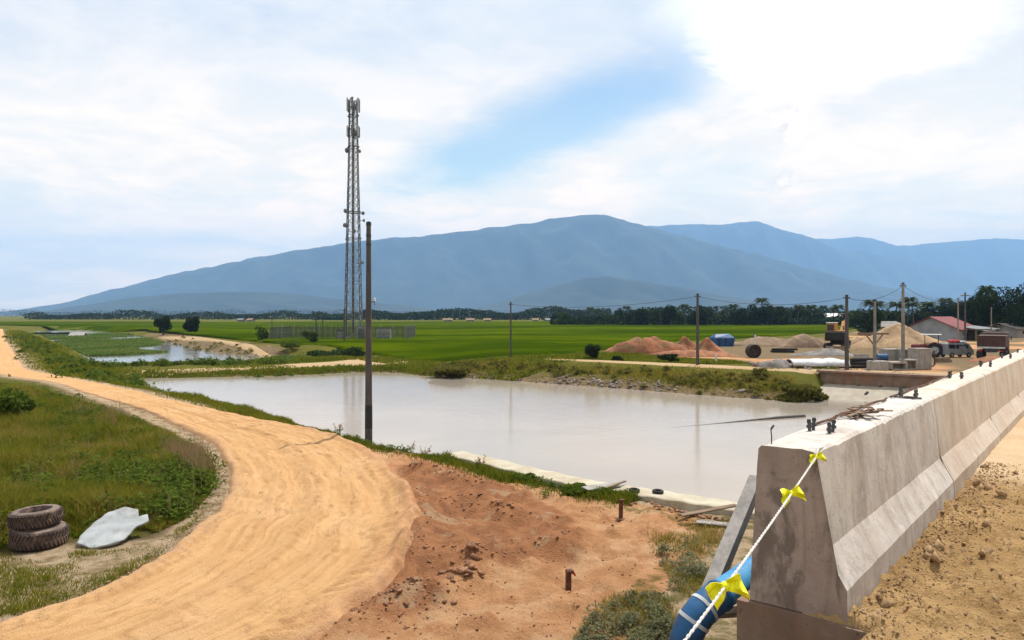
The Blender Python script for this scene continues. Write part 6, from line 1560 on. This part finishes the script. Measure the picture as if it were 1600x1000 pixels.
def trunk_mesh(name, seed, h, r0, lobes):
    r = random.Random(seed); b = MB(); b.tube([(0, 0, -0.3), (r.uniform(-.05, .05)*h, 0, h*.35), (r.uniform(-.05, .05)*h, r.uniform(-.05, .05)*h, h*.7)], [r0*1.2, r0*.85, r0*.45], 8)
    for (cx, cy, cz, rx, ry, rz) in lobes[:6]: b.tube([(0, 0, h*.3), (cx*.5, cy*.5, (h*.35+cz)*.5+.2), (cx, cy, cz)], [r0*.5, r0*.35, r0*.12], 6)
    return b.mesh(name, True)
def lobes_round(seed, w, h, n=9, lift=0.35):
    r = random.Random(seed); L = [(0, 0, h*(0.5+lift/2), w*.33, w*.33, h*(1-lift)*.42)]
    for _ in range(n):
        a = r.uniform(0, 6.28); k = r.uniform(.18, .36)*w; L.append((math.cos(a)*k, math.sin(a)*k, h*(lift+(1-lift)*r.uniform(.15, .85)), w*r.uniform(.14, .24), w*r.uniform(.14, .24), h*(1-lift)*r.uniform(.16, .27)))
    return L
PROTO = {}
def proto_tree(key, w, h, seed, n, leaf, mt, lift=0.3, lobes=9):
    L = lobes_round(seed, w, h, lobes, lift); c = crown_mesh('crown', seed, L, n, leaf); c.materials.append(M[mt]); t = trunk_mesh('trunk', seed, h, 0.045*h, L); t.materials.append(M['bark']); PROTO[key] = (t, c)
proto_tree('roundA', 5, 6, 1, 2600, 0.20, 'leafdark', 0.06); proto_tree('roundB', 5.5, 6, 2, 2600, 0.21, 'leafdark', 0.06); proto_tree('tall', 4.2, 8, 3, 2600, 0.22, 'leafdark', 0.06); proto_tree('wide', 7, 6, 4, 3000, 0.24, 'leafmid', 0.04, 12)
proto_tree('bigdark', 8, 8, 5, 9000, 0.17, 'leafdark', 0.04, 16); proto_tree('ball', 4, 4.2, 6, 7000, 0.14, 'leafdark', 0.10, 14); proto_tree('ball2', 4, 4.0, 16, 7000, 0.14, 'leafdark', 0.12, 14)
def palm_proto(key, h, seed, nf=24, fl=2.7):
    r = random.Random(seed); lean = r.uniform(-.08, .08)*h; b = MB(); b.tube([(0, 0, -.3), (lean*.3, 0, h*.4), (lean, 0, h)], [.20, .15, .11], 8); t = b.mesh('trunk', True); t.materials.append(M['bark'])
    V = []; Q = []; tn = []
    for f in range(nf):
        a = f*2.399+r.uniform(-.2, .2); up = math.radians(-30+110*(f+.5)/nf); segs_ = 9; prev = None
        for k in range(segs_):
            u = k/(segs_-1); x = fl*u*(0.25+0.75*math.cos(up)); z = h+fl*(u*math.sin(up)*0.85-0.55*u*u)
            c = Vector((lean+math.cos(a)*x, math.sin(a)*x, z)); wd = 0.45*math.sin(min(1, u*1.3+.15)*math.pi*.85)+.05; sd_ = Vector((-math.sin(a), math.cos(a), 0))
            if prev is not None:
                for s_ in (-1, 1):
                    for j in range(2):
                        tt = (j+.5)/2; p = prev.lerp(c, tt); o = p+sd_*s_*wd*.75+Vector((math.cos(a)*.22, math.sin(a)*.22, -wd*.8)); w_ = Vector((math.cos(a), math.sin(a), -.5*u))*.12; i = len(V)
                        V += [tuple(p-w_), tuple(p+w_), tuple(o+w_*.4), tuple(o-w_*.4)]; Q.append((i, i+1, i+2, i+3)); tn += [r.random()]*4
            prev = c
    c = np_mesh('crown', V, Q, tint=np.array(tn)); c.materials.append(M['palm']); PROTO[key] = (t, c)
palm_proto('palmA', 7.5, 1); palm_proto('palmB', 6.5, 2); palm_proto('palmC', 8.5, 3)
def plant_tree(key, px, py, hpx, label, group, nm='tree', wmul=1.0, rz=None, ref=None):
    p = G(px, py)
    t, c = PROTO[key]; h = {'roundA': 6, 'roundB': 6, 'tall': 8, 'wide': 6, 'bigdark': 8, 'ball': 4.2, 'ball2': 4.0, 'palmA': 8.3, 'palmB': 7.3, 'palmC': 9.3}[key]
    s = hpx/F*p.y/h; root = empty(nm, p, rz if rz is not None else rnd.uniform(0, 6.28), label, 'palm tree' if 'palm' in key else 'tree', group); root.scale = (s*wmul, s*wmul, s)
    obj('trunk', t, None, root); obj('crown', c, None, root)
plant_tree('ball', 255, 520, 28, 'larger of two dark round trees on the left field edge', None, 'round_tree', 0.95)
plant_tree('ball2', 300, 521, 26, 'smaller of two dark round trees, right of the larger', None, 'round_tree', 0.95)
# the row beyond the rice field
row = [(868, 507, 18, 'roundA'), (880, 507, 20, 'wide'), (902, 508, 15, 'roundB'), (924, 508, 28, 'palmA'), (938, 508, 20, 'palmB'), (952, 508, 18, 'wide'), (966, 508, 27, 'tall'), (979, 508, 30, 'palmC'), (990, 509, 27, 'bigdark'), (1004, 509, 29, 'roundA'), (1019, 508, 26, 'palmA'), (1033, 509, 31, 'roundB'), (1048, 509, 31, 'tall'), (1060, 508, 22, 'wide'), (1071, 509, 34, 'palmC'), (1082, 509, 26, 'roundA'), (1096, 509, 30, 'roundB'), (1110, 508, 28, 'tall'), (1122, 508, 18, 'wide'), (1131, 508, 24, 'palmB'), (1148, 508, 33, 'palmA'), (1156, 509, 30, 'roundA'), (1170, 508, 20, 'wide'),
       (1184, 509, 32, 'roundB'), (1188, 509, 44, 'palmC'), (1200, 509, 36, 'tall'), (1212, 509, 30, 'wide'), (1222, 509, 34, 'roundA'), (1236, 508, 27, 'roundB'), (1246, 509, 33, 'palmA'), (1262, 508, 28, 'wide'), (1264, 508, 32, 'palmB'), (1280, 508, 22, 'wide'), (1288, 508, 31, 'palmC'), (1302, 508, 28, 'palmA'), (1312, 509, 33, 'palmB'), (1318, 509, 22, 'roundB'), (1334, 511, 25, 'wide'), (1344, 512, 26, 'roundA')]
NMS = {'palm': ('palm_tree', 'coconut palm in the dark tree row beyond the rice field'), 'oth': ('broadleaf_tree', 'dark broadleaf tree in the row beyond the rice field')}
ORD = 'first second third fourth fifth sixth seventh eighth ninth tenth eleventh twelfth thirteenth fourteenth fifteenth sixteenth seventeenth eighteenth nineteenth twentieth twenty-first twenty-second twenty-third twenty-fourth twenty-fifth twenty-sixth twenty-seventh twenty-eighth'.split()
cnt_ = {'palm': 0, 'oth': 0, 'ypalm': 0, 'yoth': 0}
def nth(k): cnt_[k] += 1; return ORD[cnt_[k]-1]
for px, py, hp, key in sorted(row):
    nm, lab = NMS['palm' if 'palm' in key else 'oth']; lab = nth('palm' if 'palm' in key else 'oth')+' '+lab.replace(' in the', ' from the left in the', 1); plant_tree(key, px, py, hp, lab, 'palms in the far tree row' if 'palm' in key else 'broadleaf trees in the far tree row', nm, 1.25)
yard = [(1358, 516, 48, 'palmC'), (1350, 518, 28, 'bigdark'), (1372, 516, 46, 'palmA'), (1386, 515, 30, 'wide'), (1398, 515, 44, 'palmB'), (1404, 516, 30, 'roundA'), (1418, 514, 50, 'palmC'), (1428, 515, 44, 'palmA'), (1440, 514, 30, 'roundB'), (1446, 513, 42, 'palmB'), (1462, 513, 36, 'wide'), (1478, 513, 38, 'roundA'), (1480, 513, 48, 'palmC'), (1492, 514, 40, 'tall'), (1500, 514, 46, 'bigdark'), (1512, 515, 42, 'tall')]
for px, py, hp, key in sorted(yard):
    pm_ = 'palm' in key; plant_tree(key, px, py, hp, nth('ypalm' if pm_ else 'yoth')+(' coconut palm from the left behind the sand heap and red-roofed house' if pm_ else ' dark leafy tree from the left behind the sand heap and red-roofed house'), 'palms behind the yard' if pm_ else 'trees behind the yard', 'palm_tree' if pm_ else 'broadleaf_tree', 1.3)
for px, py, hp, key, lab in ((1528, 524, 64, 'bigdark', 'big dark tree just right of the red-roofed house'), (1560, 526, 78, 'bigdark', 'big dark tree behind the thin pale pole'), (1592, 527, 84, 'bigdark', 'big dark tree at the right edge of the picture'), (1622, 527, 80, 'bigdark', 'big dark tree beyond the right edge'), (1542, 520, 74, 'palmC', 'palm crown among the big dark trees at right')):
    plant_tree(key, px, py, hp, lab, None, 'palm_tree' if 'palm' in key else 'broadleaf_tree', 0.85)
plant_tree('bigdark', 1358, 524, 44, 'dark bushy tree behind the pale pole and green shed', None, 'broadleaf_tree', 0.9)
# hazy tree line far behind the field
def treeline(name, x0, x1, Y, h0, h1, n, seed, label):
    r = np.random.RandomState(seed); P = []; tn = []
    X = r.uniform(x0, x1, n); env = h0+(h1-h0)*fbm(X*0.03, X*0, 4, seed)**1.3*1.6; z = env*r.beta(1.6, 1.3, n)
    Yv = Y+r.uniform(-14, 14, n)*(1 if Y > 300 else 0.35); m = n; Pp = np.stack([X, Yv, z], 1); a = r.normal(0, 1, (m, 3)); a /= np.linalg.norm(a, axis=1)[:, None]; b = np.cross(a, r.normal(0, 1, (m, 3))); b /= np.linalg.norm(b, axis=1)[:, None]; s = r.uniform(.4, 1.1, m)[:, None]*(1 if Y > 300 else 0.6)
    V = np.stack([Pp-a*s, Pp+b*s*.6, Pp+a*s, Pp-b*s*.6], 1).reshape(-1, 3); i = np.arange(m)*4
    tag(obj(name, np_mesh(name, V, np.stack([i, i+1, i+2, i+3], 1), None, tint=np.repeat(r.rand(m), 4)), M['leafdark']), label, 'trees', kind='stuff')
treeline('far_tree_line', -150, 75, 560, 3, 11, 16000, 4, 'far hazy line of trees closing the rice field, centre')
treeline('far_tree_line', -420, -130, 640, 1.5, 8, 12000, 5, 'far low line of trees along the left horizon')
treeline('far_tree_line', -1500, 1600, 1500, 4, 16, 40000, 6, 'faint distant woods at the foot of the mountain')
treeline('undergrowth', 14, 128, 264, 1.2, 4.2, 9000, 19, 'dark undergrowth between the trunks of the palm row')
treeline('undergrowth', 92, 165, 205, 1.5, 4.5, 6000, 23, 'dark undergrowth behind the sand heap and house')
treeline('far_tree_line', 60, 420, 420, 3, 9, 14000, 9, 'dark undergrowth behind the palm row')

# shrubs
def shrub(px, py, wpx, hpx, label, seed, mt='leafmid', leaf=None, n=1500, group=None, nm='shrub', z=None):
    p = G(px, py)
    if z is not None: p = Vector((*PZ(px, py, z), z)); p.z = Hs(p.x, p.y)
    w = wpx/F*p.y; h = hpx/F*p.y; root = empty(nm, p, 0, label, 'shrub', group)
    L = lobes_round(seed, w, h, 9, 0.12); c = crown_mesh('foliage', seed, L, n, leaf or max(0.05, w*0.035), 0.22); obj('foliage', c, M[mt], root)
    b = MB(); r = random.Random(seed)
    for k in range(5): b.tube([(0, 0, -.1), (r.uniform(-.2, .2)*w, r.uniform(-.2, .2)*w, h*.6)], [0.02*h+.01, 0.008], 5)
    b.build('stems', M['bark'], root)
shrub(411, 534, 24, 24, 'dark bushy shrub left of the mast compound', 31, 'leafdark')
shrub(486, 537, 30, 20, 'leafy shrub against the compound fence, left part', 33, 'leafmid')
shrub(455, 543, 40, 14, 'low yellowish shrub on the field margin', 34, 'weed')
shrub(520, 553, 70, 16, 'wide low bush below the compound fence', 35, 'leafmid', n=2200)
shrub(556, 559, 34, 16, 'dark bush just left of the near pole', 36, 'leafdark')
shrub(925, 561, 36, 25, 'dark round shrub left of the red heaps', 37, 'leafdark', n=2200)
shrub(1045, 566, 36, 14, 'dark low shrub in front of the red heaps', 38, 'leafdark')
shrub(965, 564, 20, 9, 'small dark shrub at the foot of the leftmost heap', 39, 'leafdark')
shrub(1252, 622, 78, 28, 'thick olive bush on the far bank beside the concrete apron', 40, 'olive', n=4500, z=-0.75)
shrub(1187, 594, 28, 13, 'small bush on the far bank slope', 41, 'olive', z=-0.1)
shrub(700, 583, 90, 16, 'low dark scrub at the pond corner right of the pole', 42, 'olive', n=3000, z=-0.6)
shrub(12, 668, 74, 60, 'dark green leafy shrub in the grass at the left edge', 46, 'weed', 0.075, 2600)
shrub(905, 772, 60, 9, 'low bright grass clump at the start of the bare sill', 53, 'weed', 0.05, 1800)
shrub(815, 752, 40, 14, 'small leafy clump on the near bank', 54, 'weed', 0.05, 1500)
# spindly weeds by the pole
def spindly(px, py, hpx, label, seed):
    p = G(px, py); h = hpx/F*p.y; root = empty('weed_stalk', p, 0, label, 'weed', 'spindly dry weeds by the near pole'); r = random.Random(seed); b = MB(); V = []; Q = []; tn = []
    for k in range(6):
        a = r.uniform(0, 6.28); x, y = math.cos(a)*h*.5*r.uniform(.3, 1.2), math.sin(a)*h*.3; hh = h*r.uniform(.55, 1.05); b.tube([(0, 0, -.05), (x*.4, y*.4, hh*.6), (x, y, hh)], [0.010, 0.007, 0.004], 5)
        for j in range(9):
            t = r.uniform(.35, 1.0); c = Vector((x*t, y*t, hh*t)); d = Vector((r.uniform(-1, 1), r.uniform(-1, 1), r.uniform(-.6, .6))).normalized()*r.uniform(.04, .09); e = d.cross(Vector((r.uniform(-1, 1), r.uniform(-1, 1), 1))).normalized()*.025; i = len(V)
            V += [tuple(c), tuple(c+d*.5+e), tuple(c+d), tuple(c+d*.5-e)]; Q.append((i, i+1, i+2, i+3)); tn += [r.random()]*4
    b.build('stalk', M['timber'], root); obj('leaves', np_mesh('leaves', V, Q, tint=np.array(tn)), M['drygrass'], root)
for i, (px, py, hp, lab) in enumerate(((605, 692, 26, 'spindly dry weed first to the right of the pole'), (640, 700, 32, 'tallest spindly dry weed right of the pole'), (665, 706, 24, 'spindly dry weed third to the right of the pole'), (530, 676, 20, 'spindly weed left of the pole on the bank'), (752, 733, 22, 'lone spindly weed farther along the bank'), (700, 716, 18, 'short spindly weed midway along the bank'))): spindly(px, py, hp, lab, 70+i)
